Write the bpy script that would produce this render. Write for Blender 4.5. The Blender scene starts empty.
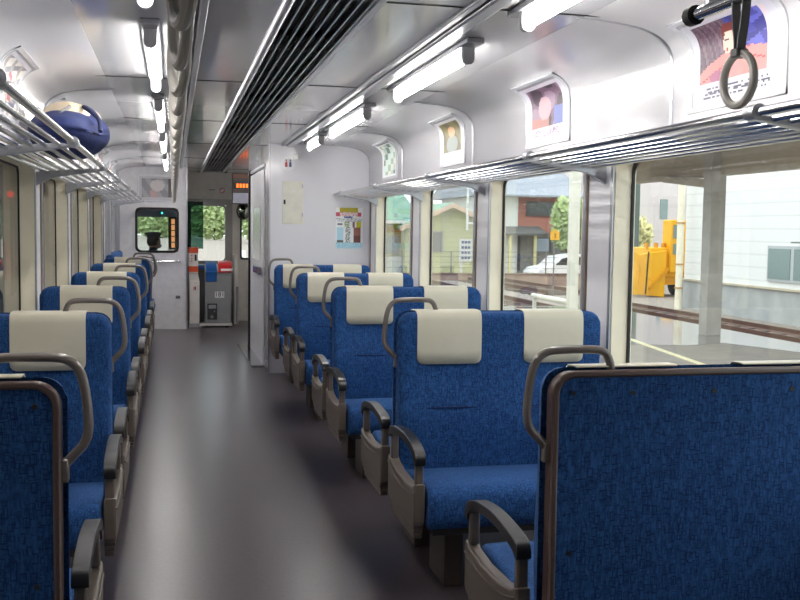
import bpy, bmesh, math, random
from math import sin, cos, pi, radians
from mathutils import Vector, Matrix
random.seed(7)
S = bpy.context.scene
COL = S.collection

# ------------------------------------------------------------------ materials
def srgb(r, g, b):
    f = lambda c: (c/255/12.92) if c/255 <= .04045 else ((c/255+.055)/1.055)**2.4
    return (f(r), f(g), f(b), 1)
MATS = {}
def mat(name, rgb=(128,128,128), rough=.5, metal=0, coat=0, sheen=0, noise=None, bump=0, bscale=60, spec=.5, emit=None, es=0):
    if name in MATS: return MATS[name]
    m = bpy.data.materials.new(name); m.use_nodes = True
    nt = m.node_tree; b = nt.nodes['Principled BSDF']
    c = srgb(*rgb)
    b.inputs['Base Color'].default_value = c
    b.inputs['Roughness'].default_value = rough
    b.inputs['Metallic'].default_value = metal
    b.inputs['Coat Weight'].default_value = coat
    b.inputs['Coat Roughness'].default_value = .08
    b.inputs['Sheen Weight'].default_value = sheen
    b.inputs['Specular IOR Level'].default_value = spec
    if emit:
        b.inputs['Emission Color'].default_value = srgb(*emit); b.inputs['Emission Strength'].default_value = es
    tc = nt.nodes.new('ShaderNodeTexCoord')
    amt, sc = noise if noise else (.06, 14)
    n = nt.nodes.new('ShaderNodeTexNoise'); n.inputs['Scale'].default_value = sc; n.inputs['Detail'].default_value = 5
    nt.links.new(tc.outputs['Object'], n.inputs['Vector'])
    mr = nt.nodes.new('ShaderNodeMapRange'); mr.inputs[1].default_value = .3; mr.inputs[2].default_value = .7
    mr.inputs[3].default_value = 1-amt; mr.inputs[4].default_value = 1+amt
    nt.links.new(n.outputs['Fac'], mr.inputs[0])
    mx = nt.nodes.new('ShaderNodeMix'); mx.data_type = 'RGBA'; mx.blend_type = 'MULTIPLY'; mx.inputs[0].default_value = 1
    mx.inputs[6].default_value = c
    nt.links.new(mr.outputs[0], mx.inputs[7]); nt.links.new(mx.outputs[2], b.inputs['Base Color'])
    if bump:
        n2 = nt.nodes.new('ShaderNodeTexNoise'); n2.inputs['Scale'].default_value = bscale; n2.inputs['Detail'].default_value = 2
        nt.links.new(tc.outputs['Object'], n2.inputs['Vector'])
        bp = nt.nodes.new('ShaderNodeBump'); bp.inputs['Strength'].default_value = bump; bp.inputs['Distance'].default_value = .01
        nt.links.new(n2.outputs['Fac'], bp.inputs['Height']); nt.links.new(bp.outputs[0], b.inputs['Normal'])
    MATS[name] = m
    return m

def moquette():
    m = bpy.data.materials.new('blue_moquette'); m.use_nodes = True
    nt = m.node_tree; N = nt.nodes; L = nt.links; b = N['Principled BSDF']
    b.inputs['Roughness'].default_value = .85; b.inputs['Sheen Weight'].default_value = .28; b.inputs['Sheen Roughness'].default_value = .45
    b.inputs['Sheen Tint'].default_value = srgb(120,160,225); b.inputs['Specular IOR Level'].default_value = .2
    tc = N.new('ShaderNodeTexCoord'); sx = N.new('ShaderNodeSeparateXYZ'); L.new(tc.outputs['Object'], sx.inputs[0])
    # woven pattern laid out over x and (y+z), so that it runs over backs and cushions
    ad = N.new('ShaderNodeMath'); ad.operation = 'ADD'; L.new(sx.outputs[1], ad.inputs[0]); L.new(sx.outputs[2], ad.inputs[1])
    def layer(sx_, sy_, seed):
        cb = N.new('ShaderNodeCombineXYZ'); L.new(sx.outputs[0], cb.inputs[0]); L.new(ad.outputs[0], cb.inputs[1])
        mp = N.new('ShaderNodeMapping'); mp.inputs['Scale'].default_value = (sx_, sy_, 1); mp.inputs['Location'].default_value = (seed, seed*.7, 0)
        L.new(cb.outputs[0], mp.inputs[0])
        v = N.new('ShaderNodeTexVoronoi'); v.voronoi_dimensions = '2D'; v.distance = 'CHEBYCHEV'; v.inputs['Scale'].default_value = 1
        L.new(mp.outputs[0], v.inputs['Vector'])
        r = N.new('ShaderNodeValToRGB'); e = r.color_ramp.elements
        e[0].position = .27; e[0].color = (0,0,0,1); e[1].position = .30; e[1].color = (1,1,1,1)
        x = e.new(.36); x.color = (1,1,1,1); x = e.new(.40); x.color = (0,0,0,1)
        L.new(v.outputs['Distance'], r.inputs[0])
        w = N.new('ShaderNodeTexWhiteNoise'); w.noise_dimensions = '3D'; L.new(v.outputs['Color'], w.inputs['Vector'])
        g = N.new('ShaderNodeMath'); g.operation = 'GREATER_THAN'; g.inputs[1].default_value = .35; L.new(w.outputs['Value'], g.inputs[0])
        mu = N.new('ShaderNodeMath'); mu.operation = 'MULTIPLY'; L.new(r.outputs[0], mu.inputs[0]); L.new(g.outputs[0], mu.inputs[1])
        return mu
    a1 = layer(55, 32, 0); a2 = layer(75, 60, 3.3)
    mxm = N.new('ShaderNodeMath'); mxm.operation = 'MAXIMUM'; L.new(a1.outputs[0], mxm.inputs[0]); L.new(a2.outputs[0], mxm.inputs[1])
    n = N.new('ShaderNodeTexNoise'); n.inputs['Scale'].default_value = 170; n.inputs['Detail'].default_value = 3
    mp = N.new('ShaderNodeMapping'); mp.inputs['Scale'].default_value = (1,1,.3); L.new(tc.outputs['Object'], mp.inputs[0]); L.new(mp.outputs[0], n.inputs['Vector'])
    cr = N.new('ShaderNodeValToRGB'); e = cr.color_ramp.elements
    e[0].position = .35; e[0].color = srgb(26,60,108); e[1].position = .68; e[1].color = srgb(44,88,142)
    L.new(n.outputs['Fac'], cr.inputs[0])
    mx = N.new('ShaderNodeMix'); mx.data_type = 'RGBA'; mx.inputs[7].default_value = srgb(10,28,72)
    sc = N.new('ShaderNodeMath'); sc.operation = 'MULTIPLY'; sc.inputs[1].default_value = .72; L.new(mxm.outputs[0], sc.inputs[0])
    L.new(sc.outputs[0], mx.inputs[0]); L.new(cr.outputs[0], mx.inputs[6]); L.new(mx.outputs[2], b.inputs['Base Color'])
    bp = N.new('ShaderNodeBump'); bp.inputs['Strength'].default_value = .25; bp.inputs['Distance'].default_value = .004
    L.new(n.outputs['Fac'], bp.inputs['Height']); L.new(bp.outputs[0], b.inputs['Normal'])
    return m
FAB = moquette()

def floor_mat():
    m = bpy.data.materials.new('vinyl_floor'); m.use_nodes = True
    nt = m.node_tree; N = nt.nodes; L = nt.links; b = N['Principled BSDF']
    tc = N.new('ShaderNodeTexCoord')
    n = N.new('ShaderNodeTexNoise'); n.inputs['Scale'].default_value = 60; n.inputs['Detail'].default_value = 2
    n2 = N.new('ShaderNodeTexNoise'); n2.inputs['Scale'].default_value = 1.2; n2.inputs['Detail'].default_value = 1
    for q in (n, n2): L.new(tc.outputs['Object'], q.inputs['Vector'])
    cr = N.new('ShaderNodeValToRGB'); e = cr.color_ramp.elements
    e[0].position = .35; e[0].color = srgb(66,59,64); e[1].position = .7; e[1].color = srgb(76,69,74)
    L.new(n.outputs['Fac'], cr.inputs[0]); L.new(cr.outputs[0], b.inputs['Base Color'])
    mr = N.new('ShaderNodeMapRange'); mr.inputs[1].default_value = 0; mr.inputs[2].default_value = 1; mr.inputs[3].default_value = .27; mr.inputs[4].default_value = .30
    L.new(n2.outputs['Fac'], mr.inputs[0]); L.new(mr.outputs[0], b.inputs['Roughness'])
    return m

def glass_mat(name, tint=(238,243,243), refl=1.0):
    m = bpy.data.materials.new(name); m.use_nodes = True
    nt = m.node_tree; N = nt.nodes; L = nt.links
    N.remove(N['Principled BSDF']); out = N['Material Output']
    t = N.new('ShaderNodeBsdfTransparent'); t.inputs[0].default_value = srgb(*tint)
    g = N.new('ShaderNodeBsdfGlossy'); g.inputs['Roughness'].default_value = .02
    f = N.new('ShaderNodeLayerWeight'); f.inputs[0].default_value = .5
    pw = N.new('ShaderNodeMath'); pw.operation = 'POWER'; pw.inputs[1].default_value = 5; L.new(f.outputs['Facing'], pw.inputs[0])
    k = N.new('ShaderNodeMath'); k.operation = 'MULTIPLY_ADD'; k.inputs[1].default_value = .9*refl; k.inputs[2].default_value = .04*refl; L.new(pw.outputs[0], k.inputs[0])
    mx = N.new('ShaderNodeMixShader'); L.new(k.outputs[0], mx.inputs[0]); L.new(t.outputs[0], mx.inputs[1]); L.new(g.outputs[0], mx.inputs[2])
    L.new(mx.outputs[0], out.inputs[0])
    return m
def siding_mat(name, rgb, pitch, dark=.72, axis=2, rough=.6):
    m = bpy.data.materials.new(name); m.use_nodes = True
    nt = m.node_tree; N = nt.nodes; L = nt.links; b = N['Principled BSDF']; b.inputs['Roughness'].default_value = rough
    tc = N.new('ShaderNodeTexCoord'); s = N.new('ShaderNodeSeparateXYZ'); L.new(tc.outputs['Object'], s.inputs[0])
    d = N.new('ShaderNodeMath'); d.operation = 'DIVIDE'; d.inputs[1].default_value = pitch; L.new(s.outputs[axis], d.inputs[0])
    fr = N.new('ShaderNodeMath'); fr.operation = 'FRACT'; L.new(d.outputs[0], fr.inputs[0])
    r = N.new('ShaderNodeValToRGB'); e = r.color_ramp.elements
    c = srgb(*rgb); e[0].position = .0; e[0].color = (c[0]*dark, c[1]*dark, c[2]*dark, 1); e[1].position = .14; e[1].color = c
    L.new(fr.outputs[0], r.inputs[0]); L.new(r.outputs[0], b.inputs['Base Color'])
    return m
def brick_mat(name, c1, c2, mortar, scale):
    m = bpy.data.materials.new(name); m.use_nodes = True
    nt = m.node_tree; N = nt.nodes; L = nt.links; b = N['Principled BSDF']; b.inputs['Roughness'].default_value = .8
    tc = N.new('ShaderNodeTexCoord'); mp = N.new('ShaderNodeMapping'); mp.inputs['Rotation'].default_value = (pi/2, 0, 0)
    L.new(tc.outputs['Object'], mp.inputs[0])
    k = N.new('ShaderNodeTexBrick'); k.inputs['Scale'].default_value = scale
    k.inputs['Color1'].default_value = srgb(*c1); k.inputs['Color2'].default_value = srgb(*c2); k.inputs['Mortar'].default_value = srgb(*mortar)
    L.new(mp.outputs[0], k.inputs['Vector']); L.new(k.outputs[0], b.inputs['Base Color'])
    return m

M = dict(
    floor=floor_mat(),
    ceil=mat('ceiling_laminate', (184,184,187), .12, coat=.35, bump=.05, bscale=3, noise=(.03,3)),
    wallw=mat('white_laminate', (228,228,234), .22, coat=.4, noise=(.015,3)),
    upper=mat('white_cove_laminate', (224,224,228), .17, coat=.3, bump=.03, bscale=2.5, noise=(.015,3)),
    grey=mat('grey_steel_panel', (176,176,180), .26, metal=.4, noise=(.04,5)),
    silver=mat('brushed_aluminium', (188,190,196), .28, metal=.9, noise=(.05,40)),
    pillar=mat('pale_aluminium_pillar', (238,238,242), .33, metal=0, noise=(.03,6)),
    chrome=mat('polished_steel', (205,206,210), .14, metal=1, noise=(.03,30)),
    dark=mat('dark_recess', (22,22,24), .6),
    black=mat('black_rubber', (16,16,18), .5),
    cream=mat('cream_window_lining', (242,234,210), .45, noise=(.03,8)),
    fab=FAB,
    brown=mat('brown_seat_frame', (84,66,60), .35, coat=.3),
    handle=mat('grey_brown_handle', (112,104,99), .3, coat=.4),
    taupe=mat('taupe_moulded_plastic', (98,88,80), .42, noise=(.03,30)),
    pad=mat('black_armrest_pad', (17,17,19), .42, coat=.15, noise=(.1,90), bump=.1, bscale=300),
    cover=mat('cream_vinyl_cover', (205,200,180), .42, coat=.12, noise=(.04,5), bump=.1, bscale=16),
    seam=mat('navy_seam', (10,28,80), .9),
    ped=mat('dark_pedestal', (70,58,52), .5),
    screw=mat('dark_screw', (14,16,22), .4),
    tube=mat('lit_tube', (255,255,255), .3, emit=(255,251,246), es=50),
    socket=mat('grey_socket', (150,150,154), .4),
    strap=mat('grey_strap_belt', (126,126,128), .55, noise=(.1,90)),
    ring=mat('pale_ring', (196,192,184), .35, coat=.3),
    pane=glass_mat('window_glass'),
    paneL=glass_mat('window_glass_tinted', (206,208,204), 1.3),
    green=mat('dark_green_blind', (18,58,52), .6),
)

# ------------------------------------------------------------------ mesh helpers
def link(name, bm, m, parent=None, smooth=False, bevel=0, segs=2, angle=35):
    bmesh.ops.recalc_face_normals(bm, faces=bm.faces)
    me = bpy.data.meshes.new(name); bm.to_mesh(me); bm.free()
    o = bpy.data.objects.new(name, me); COL.objects.link(o)
    ms = m if isinstance(m, (list, tuple)) else [m]
    for x in ms: me.materials.append(M[x] if isinstance(x, str) else x)
    if smooth:
        for p in me.polygons: p.use_smooth = True
        try: me.set_sharp_from_angle(angle=radians(angle))
        except Exception: pass
    if bevel:
        b = o.modifiers.new('bevel', 'BEVEL'); b.width = bevel; b.segments = segs; b.limit_method = 'ANGLE'; b.angle_limit = radians(40)
        for p in me.polygons: p.use_smooth = True
        try: me.set_sharp_from_angle(angle=radians(50))
        except Exception: pass
    if parent: o.parent = parent
    return o
def box(bm, x0, x1, y0, y1, z0, z1):
    v = [bm.verts.new(p) for p in ((x0,y0,z0),(x1,y0,z0),(x1,y1,z0),(x0,y1,z0),(x0,y0,z1),(x1,y0,z1),(x1,y1,z1),(x0,y1,z1))]
    for f in ((0,1,2,3),(4,5,6,7),(0,1,5,4),(1,2,6,5),(2,3,7,6),(3,0,4,7)): bm.faces.new([v[i] for i in f])
def bx(*a):
    bm = bmesh.new()
    if a and isinstance(a[0], (tuple, list)):
        for q in a: box(bm, *q)
    else: box(bm, *a)
    return bm
def prism(bm, pts, axis, a, b):
    """extrude the 2D polygon pts along axis from a to b; the other two axes in xyz order"""
    def P(p, t):
        return {'x':(t,p[0],p[1]), 'y':(p[0],t,p[1]), 'z':(p[0],p[1],t)}[axis]
    A = [bm.verts.new(P(p,a)) for p in pts]; B = [bm.verts.new(P(p,b)) for p in pts]
    n = len(pts)
    bm.faces.new(A); bm.faces.new(B[::-1])
    for i in range(n): bm.faces.new((A[i],A[(i+1)%n],B[(i+1)%n],B[i]))
def ringprism(bm, outer, inner, axis, a, b):
    def P(p, t): return {'x':(t,p[0],p[1]), 'y':(p[0],t,p[1]), 'z':(p[0],p[1],t)}[axis]
    n = len(outer)
    R = [[bm.verts.new(P(p,t)) for p in pts] for pts in (outer,inner) for t in (a,b)]
    oa,ob,ia,ib = R
    for i in range(n):
        j=(i+1)%n
        for q in ((oa[i],oa[j],ob[j],ob[i]),(ia[i],ia[j],ib[j],ib[i]),(oa[i],oa[j],ia[j],ia[i]),(ob[i],ob[j],ib[j],ib[i])): bm.faces.new(q)
def rrect(x0, x1, z0, z1, r, n=6, corners=(1,1,1,1)):
    """corners: bl, br, tr, tl"""
    pts = []
    for (cx,cz,a0,on) in ((x0,z0,pi,corners[0]),(x1,z0,1.5*pi,corners[1]),(x1,z1,0,corners[2]),(x0,z1,.5*pi,corners[3])):
        rr = r if on else 1e-4
        ox = cx+(rr if cx==x0 else -rr); oz = cz+(rr if cz==z0 else -rr)
        for i in range(n+1): t=a0+i/n*pi/2; pts.append((ox+rr*cos(t), oz+rr*sin(t)))
    return pts
def tube(bm, path, r, seg=10, closed=False, cap=True):
    P = [Vector(p) for p in path]; n = len(P); rings = []
    up = None
    for i in range(n):
        if closed: t = (P[(i+1)%n]-P[i-1]).normalized()
        else: t = (P[min(i+1,n-1)]-P[max(i-1,0)]).normalized()
        if up is None:
            up = Vector((0,0,1)) if abs(t.z)<.9 else Vector((1,0,0))
        s = t.cross(up)
        if s.length<1e-4: s = t.orthogonal()
        s.normalize(); up = s.cross(t).normalized()
        rr = r[i] if isinstance(r,(list,tuple)) else r
        rings.append([bm.verts.new(P[i]+s*rr*cos(2*pi*k/seg)+up*rr*sin(2*pi*k/seg)) for k in range(seg)])
    for i in range(n if closed else n-1):
        A,B = rings[i],rings[(i+1)%n]
        for k in range(seg): bm.faces.new((A[k],A[(k+1)%seg],B[(k+1)%seg],B[k]))
    if cap and not closed: bm.faces.new(rings[0]); bm.faces.new(rings[-1])
def tb(path, r, seg=10, closed=False):
    bm = bmesh.new(); tube(bm, path, r, seg, closed); return bm
def smooth_path(pts, n=6):
    P=[Vector(p) for p in pts]; out=[]
    for i in range(len(P)-1):
        p0=P[max(i-1,0)];p1=P[i];p2=P[i+1];p3=P[min(i+2,len(P)-1)]
        for k in range(n):
            t=k/n; out.append(.5*((2*p1)+(-p0+p2)*t+(2*p0-5*p1+4*p2-p3)*t*t+(-p0+3*p1-3*p2+p3)*t**3))
    out.append(P[-1]); return out
def blob(bm, c, r, seg=16, rings=10, fn=None):
    M4 = Matrix.Translation(Vector(c)) @ Matrix.Diagonal((*r,1))
    g = bmesh.ops.create_uvsphere(bm, u_segments=seg, v_segments=rings, radius=1, matrix=M4)
    if fn:
        for v in g['verts']: v.co = fn(v.co)
def tag(o, label, cat, group=None, kind=None):
    o['label'] = label; o['category'] = cat
    if group: o['group'] = group
    if kind: o['kind'] = kind
    return o
def thing(name, label, cat, loc=(0,0,0), group=None, rz=0):
    o = bpy.data.objects.new(name, None); COL.objects.link(o); o.location = loc; o.rotation_euler = (0,0,rz)
    return tag(o, label, cat, group)
def struct(name, bm, m, parent=None, label=None, **k):
    o = link(name, bm, m, parent, **k)
    if not parent: o['kind'] = 'structure'
    if not parent: o['label'] = label or name.replace('_',' '); o['category'] = name.split('_')[0]
    return o
def copy_tree(o, parent=None):
    c = o.copy(); COL.objects.link(c)
    if parent: c.parent = parent
    for ch in list(o.children): copy_tree(ch, c)
    return c

# ------------------------------------------------------------------ layout (metres; x across, y along the car, z up)
XR, XL, XC = 1.74, -.69, .525
GX = .07
YK = [.55, 2.15, 3.75, 5.35, 6.95, 8.55, 10.15]
ZC = 2.04; YE = 12.79; YF = 13.9; YB = -1.2
ZS, ZH = .70, 1.60
mir = lambda x: 2*XC - x

# floor and ceiling
struct('wall_roof_end', bx(XC-.2,XC+.2,13.6,YF+.1,ZC,ZC+.25), 'ceil', label='ceiling panel closing the grille at the far end')
struct('floor', bx(XL-.12, XR+.12, YB, YF+.1, -.06, 0), 'floor', label='dark grey speckled vinyl floor of the train car')
struct('ceiling', bx((XL-.12, XC-.16, YB, YF+.06, ZC, ZC+.06), (XC+.14, XR+.12, YB, YF+.06, ZC, ZC+.06), (XC-.16, XC+.14, YB, YF, ZC+.14, ZC+.2),
       (XC-.16,XC-.155,YB,YF,ZC+.06,ZC+.14),(XC+.135,XC+.14,YB,YF,ZC+.06,ZC+.14)), 'ceil', label='glossy grey ceiling panels')
# seams of the ceiling panels
k = 1
for y in (1.2, 3.2, 5.15, 7.1, 9.05, 11.0, 12.9):
    struct('trim_%d' % k, bx((XL+.3, XC-.17, y, y+.006, ZC-.003, ZC+.001), (XC+.15, XR-.3, y, y+.006, ZC-.003, ZC+.001)), 'dark', label='thin dark seam across the ceiling'); k += 1

# side walls with window openings
def side_wall(name, s, ks, yend):
    X0 = XR if s > 0 else XL
    a, b = (X0, X0+GX+.01) if s > 0 else (X0-GX-.01, X0)
    bm = bmesh.new()
    box(bm, a, b, YB, YF, 0, ZS); box(bm, a, b, YB, YF, ZH, ZC)
    edges = []
    for kk in ks: edges.append((YK[kk]+.28, YK[kk+1]-.035))
    y = YB
    for (p, q) in edges:
        box(bm, a, b, y, p, ZS, ZH); y = q
    box(bm, a, b, y, YF, ZS, ZH)
    struct(name, bm, 'pillar', label='silver grey side wall of the car, %s side' % ('right' if s>0 else 'left'))
    return edges
eR = side_wall('wall_right', 1, [0,1,2,3,4], 8.8)
eL = side_wall('wall_left', -1, [0,1,2,3,4,5], 12)
# struct window: lining, gasket, pane
def window(idx, s, p, q, lab):
    X0 = XR if s > 0 else XL
    o = lambda d: X0+s*d
    full = rrect(p, q, ZS, ZH, .001, 4)
    rec = lambda i, r: rrect(p+i, q-i, ZS+i, ZH-i, r, 4)
    bm = bmesh.new(); xa, xb = sorted((o(-.004), o(GX+.014)))
    ringprism(bm, full, rec(.008, .03), 'x', xa, xb)
    w = struct('window_%d' % idx, bm, 'cream', label=lab)
    w['category'] = 'window'
    bm = bmesh.new(); xa, xb = sorted((o(GX-.006), o(GX+.006)))
    ringprism(bm, rec(.006, .05), rec(.017, .05), 'x', xa, xb)
    link('gasket', bm, 'black', w)
    bm = bmesh.new(); xa, xb = sorted((o(GX-.002), o(GX+.003)))
    prism(bm, rec(.012, .05), 'x', xa, xb)
    link('pane', bm, 'pane' if s > 0 else 'paneL', w)
ordi = ['nearest','second','third','fourth','fifth','sixth','seventh','eighth','ninth','tenth']
n = 1
for i, (p, q) in enumerate(eR): window(n, 1, p, q, 'window in the right wall, %s from the camera, with cream lining' % ordi[i]); n += 1
for i, (p, q) in enumerate(eL): window(n, -1, p, q, 'window in the left wall, %s from the camera, with cream lining' % ordi[i]); n += 1
# vertical trims on the window pillars
for s, ks in ((1, range(1,6)), (-1, range(1,7))):
    X0 = XR if s>0 else XL
    for kk in ks:
        y = YK[kk]
        xa, xb = sorted((X0, X0-s*.012))
        xc, xd = sorted((X0, X0-s*.006))
        struct('trim_%d' % k, bx((xa,xb,y-.035,y-.012,.0,ZH),(xa,xb,y+.235,y+.262,0,ZH)), 'silver', label='silver strip on a window pillar'); k += 1
        struct('trim_%d' % k, bx((xc,xd,y-.012,y-.006,.0,ZH),(xc,xd,y+.225,y+.235,0,ZH)), mat('brown_joint',(132,112,96),.5), label='brown joint beside a window pillar'); k += 1

# upper cove panels
prof = [(1.742,1.602),(1.73,1.62),(1.726,1.671),(1.725,1.80),(1.723,1.90),(1.712,1.945),(1.69,1.975),(1.660,1.995),(1.62,2.012),(1.58,2.022),(1.52,2.031),(1.44,2.038),(1.36,2.043)]
def cove(name, s, y0, y1, lab):
    bm = bmesh.new(); f = (lambda x: x) if s>0 else mir
    pts = smooth_path([(p[0],0,p[1]) for p in prof], 3)
    A = [bm.verts.new((f(p.x), y0, p.z)) for p in pts]; B = [bm.verts.new((f(p.x), y1, p.z)) for p in pts]
    for i in range(len(pts)-1): bm.faces.new((A[i],A[i+1],B[i+1],B[i]))
    o = struct(name, bm, 'upper', label=lab, smooth=True, angle=80)
    m = o.modifiers.new('s','SOLIDIFY'); m.thickness = .004; m.offset = 0
    return pts
PP = cove('wall_upper_right', 1, YB, 8.82, 'white curved cove panel above the right luggage rack')
cove('wall_upper_left', -1, YB, YE, 'white curved cove panel above the left luggage rack')
# raised joints across the coves
for s, ys in ((1,(3.24,5.63,7.47)), (-1,(3.24,5.63,7.47,9.4,11.2))):
    f = (lambda x: x-.004) if s>0 else (lambda x: mir(x-.004))
    for y in ys:
        bm = bmesh.new(); tube(bm, [(f(p.x), y, p.z-.002) for p in PP], .006, 6)
        struct('trim_%d' % k, bm, 'silver', smooth=True, label='pale joint moulding over the cove'); k += 1

# ------------------------------------------------------------------ ceiling fittings
g = thing('ceiling_grille', 'long silver slatted ventilation grille along the middle of the ceiling', 'ventilation grille', (0,0,0))
link('recess', bx((XC-.15,XC+.13,YB,13.6,ZC+.075,ZC+.08)), 'dark', g)
for i in range(7):
    x = XC-.112+i*.037
    bm = bmesh.new(); prism(bm, [(x-.0035,ZC-.004),(x+.0035,ZC-.004),(x+.010,ZC+.028),(x+.004,ZC+.028)], 'y', YB, 13.6); link('slat', bm, 'silver', g)
bm = bmesh.new(); prism(bm, [(XC-.16+.018*cos(t), ZC-.004+.018*sin(t)) for t in [i*pi/6 for i in range(12)]], 'y', YB, 13.6); link('edge_strip', bm, 'silver', g, smooth=True)
link('edge_strip', bx(XC+.118, XC+.142, YB, 13.6, ZC-.012, ZC+.004), 'silver', g)
for y in [1.3+1.0*i for i in range(12)]: link('cross_bar', bx(XC-.14, XC+.12, y, y+.02, ZC+.025, ZC+.05), 'grey', g)
for j in range(6):
    y = 2.1+j*2.0
    link('fan_housing', bx(XC-.125, XC+.105, y, y+.55, ZC+.045, ZC+.07), 'dark', g)

for s in (1,-1):
    f = (lambda x: x) if s>0 else mir
    def B(x0,x1,*r):
        a,b = sorted((f(x0),f(x1))); return (a,b)+r
    ye = 8.82 if s>0 else YE
    t = thing('ceiling_rail', 'long silver double rail along the ceiling on the %s of the grille' % ('right' if s>0 else 'left'), 'rail')
    link('rail', bx(B(.935,.963,YB,ye,ZC-.018,ZC)), 'silver', t, bevel=.005)
    link('rail', bx(B(.975,1.035,YB,ye,ZC-.026,ZC)), 'silver', t, bevel=.009)
    link('gap_seal', bx(B(.963,.975,YB,ye,ZC-.004,ZC-.001)), 'black', t)

def lamp(s, y0, y1, lab):
    f = (lambda x: x) if s>0 else mir
    x = f(1.13); ym = (y0+y1)/2
    t = thing('fluorescent_lamp', lab, 'ceiling lamp', (x, ym, ZC), 'fluorescent tubes along the ceiling')
    h = (y1-y0)/2
    link('base', bx((-.035,.035,-h-.12,h+.12,-.022,0)), 'grey', t, bevel=.005)
    link('tube', tb([(0,-h,-.062),(0,h,-.062)], .0155, 14), 'tube', t, smooth=True)
    for q in (-1,1):
        bm = bmesh.new()
        pts = [(-.024,0),(-.024,-.06)]+[(.024*cos(a), -.064+.024*sin(a)) for a in [pi+i*pi/8 for i in range(9)]]+[(.024,-.06),(.024,0)]
        ya, yb = sorted((q*h, q*(h+.028))); prism(bm, pts, 'y', ya, yb); link('socket', bm, 'socket', t)
lr = [('nearest to the camera',1.9,3.10),('second from the camera',3.80,5.02),('third from the camera',5.88,7.18),('short one by the white end wall',7.76,8.40)]
for w,a,b in lr: lamp(1,a,b,'lit fluorescent tube on the right ceiling, '+w)
lr2 = [('unseen, added beyond the toilet enclosure to light the vestibule',11.2,12.4)]  # out-of-view tube, added to brighten the vestibule and front wall
for w,a,b in lr2: lamp(1,a,b,'lit fluorescent tube on the right ceiling, '+w)
ll = [('nearest to the camera',1.5,3.10),('second from the camera',3.80,5.02),('third from the camera',5.88,7.18),('fourth from the camera',8.0,9.2),('farthest, by the cab wall',10.2,12.2)]
for w,a,b in ll: lamp(-1,a,b,'lit fluorescent tube on the left ceiling, '+w)

# luggage racks
def rack(s, ye, ybr):
    f = (lambda x: x) if s>0 else mir
    t = thing('luggage_rack', 'silver tubular luggage rack above the %s windows' % ('right' if s>0 else 'left'), 'luggage rack')
    link('front_rail', tb([(f(1.405),YB,1.605),(f(1.405),ye,1.605)], .0125, 12), 'chrome', t, smooth=True)
    for i in range(6):
        x = f(1.452+i*.046); z = 1.592-.004*i
        link('rail', tb([(x,YB,z),(x,ye,z)], .009, 10), 'chrome', t, smooth=True)
    for y in ybr:
        bm = bmesh.new()
        prism(bm, [(f(a),b) for a,b in ((1.395,1.592),(1.41,1.586),(1.66,1.545),(1.742,1.50),(1.742,1.575),(1.66,1.585),(1.45,1.60))], 'y', y-.012, y+.012)
        br = link('bracket', bm, 'silver', t, bevel=.003)
        link('collar', tb([(f(1.405),y-.022,1.605),(f(1.405),y+.022,1.605)], .021, 14), 'silver', br, smooth=True)
    return t
rack(1, 8.80, [.62,2.22,3.82,5.44,6.9,8.5])
rack(-1, 12.5, [.62,2.22,3.82,5.44,6.9,8.5,10.1,11.7,12.45])

# straps
def strap_bar(x, y0, y1, lab, ys):
    t = thing('grab_bar', lab, 'grab bar', (x,0,0))
    link('bar', tb([(0,y0,1.745),(0,y1,1.745)], .013, 12), 'chrome' , t, smooth=True)
    for y in ys:
        link('bracket', tb([(0,y,1.745),(0,y,ZC-.001)], .010, 10), 'silver', t, smooth=True)
    for y in (y0,y1): link('end_cap', tb([(0,y-.012,1.745),(0,y+.012,1.745)], .020, 12), 'dark', t, smooth=True)
strap_bar(1.03, -1.0, 1.86, 'dark grab bar at the upper right, near the ceiling', (1.80,.4))
strap_bar(.01, -1.0, 10.0, 'long grab bar carrying the row of straps left of the ceiling grille', [.3+i*1.75 for i in range(6)])
def make_strap(beltm, ringm):
    t = thing('hanging_strap', 'x', 'hanging strap')
    # belt: two faces of webbing looping over the bar and gathered at the ring
    for q in (-1,1):
        pts = smooth_path([(0,0,.018),(.0,q*.016,.0),(0,q*.013,-.05),(0,q*.006,-.09),(0,q*.004,-.115)],4)
        bm = bmesh.new()
        A=[];
        for p in pts:
            A.append([bm.verts.new((p.x+dx, p.y+dy, p.z)) for dx,dy in ((-.010,-.0015),(.010,-.0015),(.010,.0015),(-.010,.0015))])
        for i in range(len(A)-1):
            for j in range(4): bm.faces.new((A[i][j],A[i][(j+1)%4],A[i+1][(j+1)%4],A[i+1][j]))
        bm.faces.new(A[0]); bm.faces.new(A[-1])
        link('belt', bm, beltm, t)
    link('belt_keeper', bx(-.015,.015,-.011,.011,-.122,-.104), beltm, t, bevel=.003)
    link('ring', tb([(0,.048*sin(a),-.166+.052*cos(a)) for a in [2*pi*i/28 for i in range(28)]], .0085, 10, True), ringm, t, smooth=True)
    return t
st0 = make_strap('strap','ring')
st0.scale = (.92,.92,.92); st0.location = (1.03,1.685,1.745); st0['label'] = 'hanging strap with dark belt and pale ring, in front of the nearest right poster'
st0.rotation_euler = (0,0,radians(6))
palebelt = mat('pale_strap_belt', (206,202,194), .4)
sp = make_strap(palebelt, 'ring')
cnt = 0
for i in range(30):
    o = sp if i == 0 else copy_tree(sp)
    y = 1.13+i*.289
    o.location = (.01, y, 1.745); o.rotation_euler = (0,0,radians(random.uniform(10,17)))
    o['group'] = 'straps hanging in a row left of the ceiling grille'
    o['label'] = 'pale hanging strap in the left row, number %d counted from the camera' % (i+1)

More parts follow.
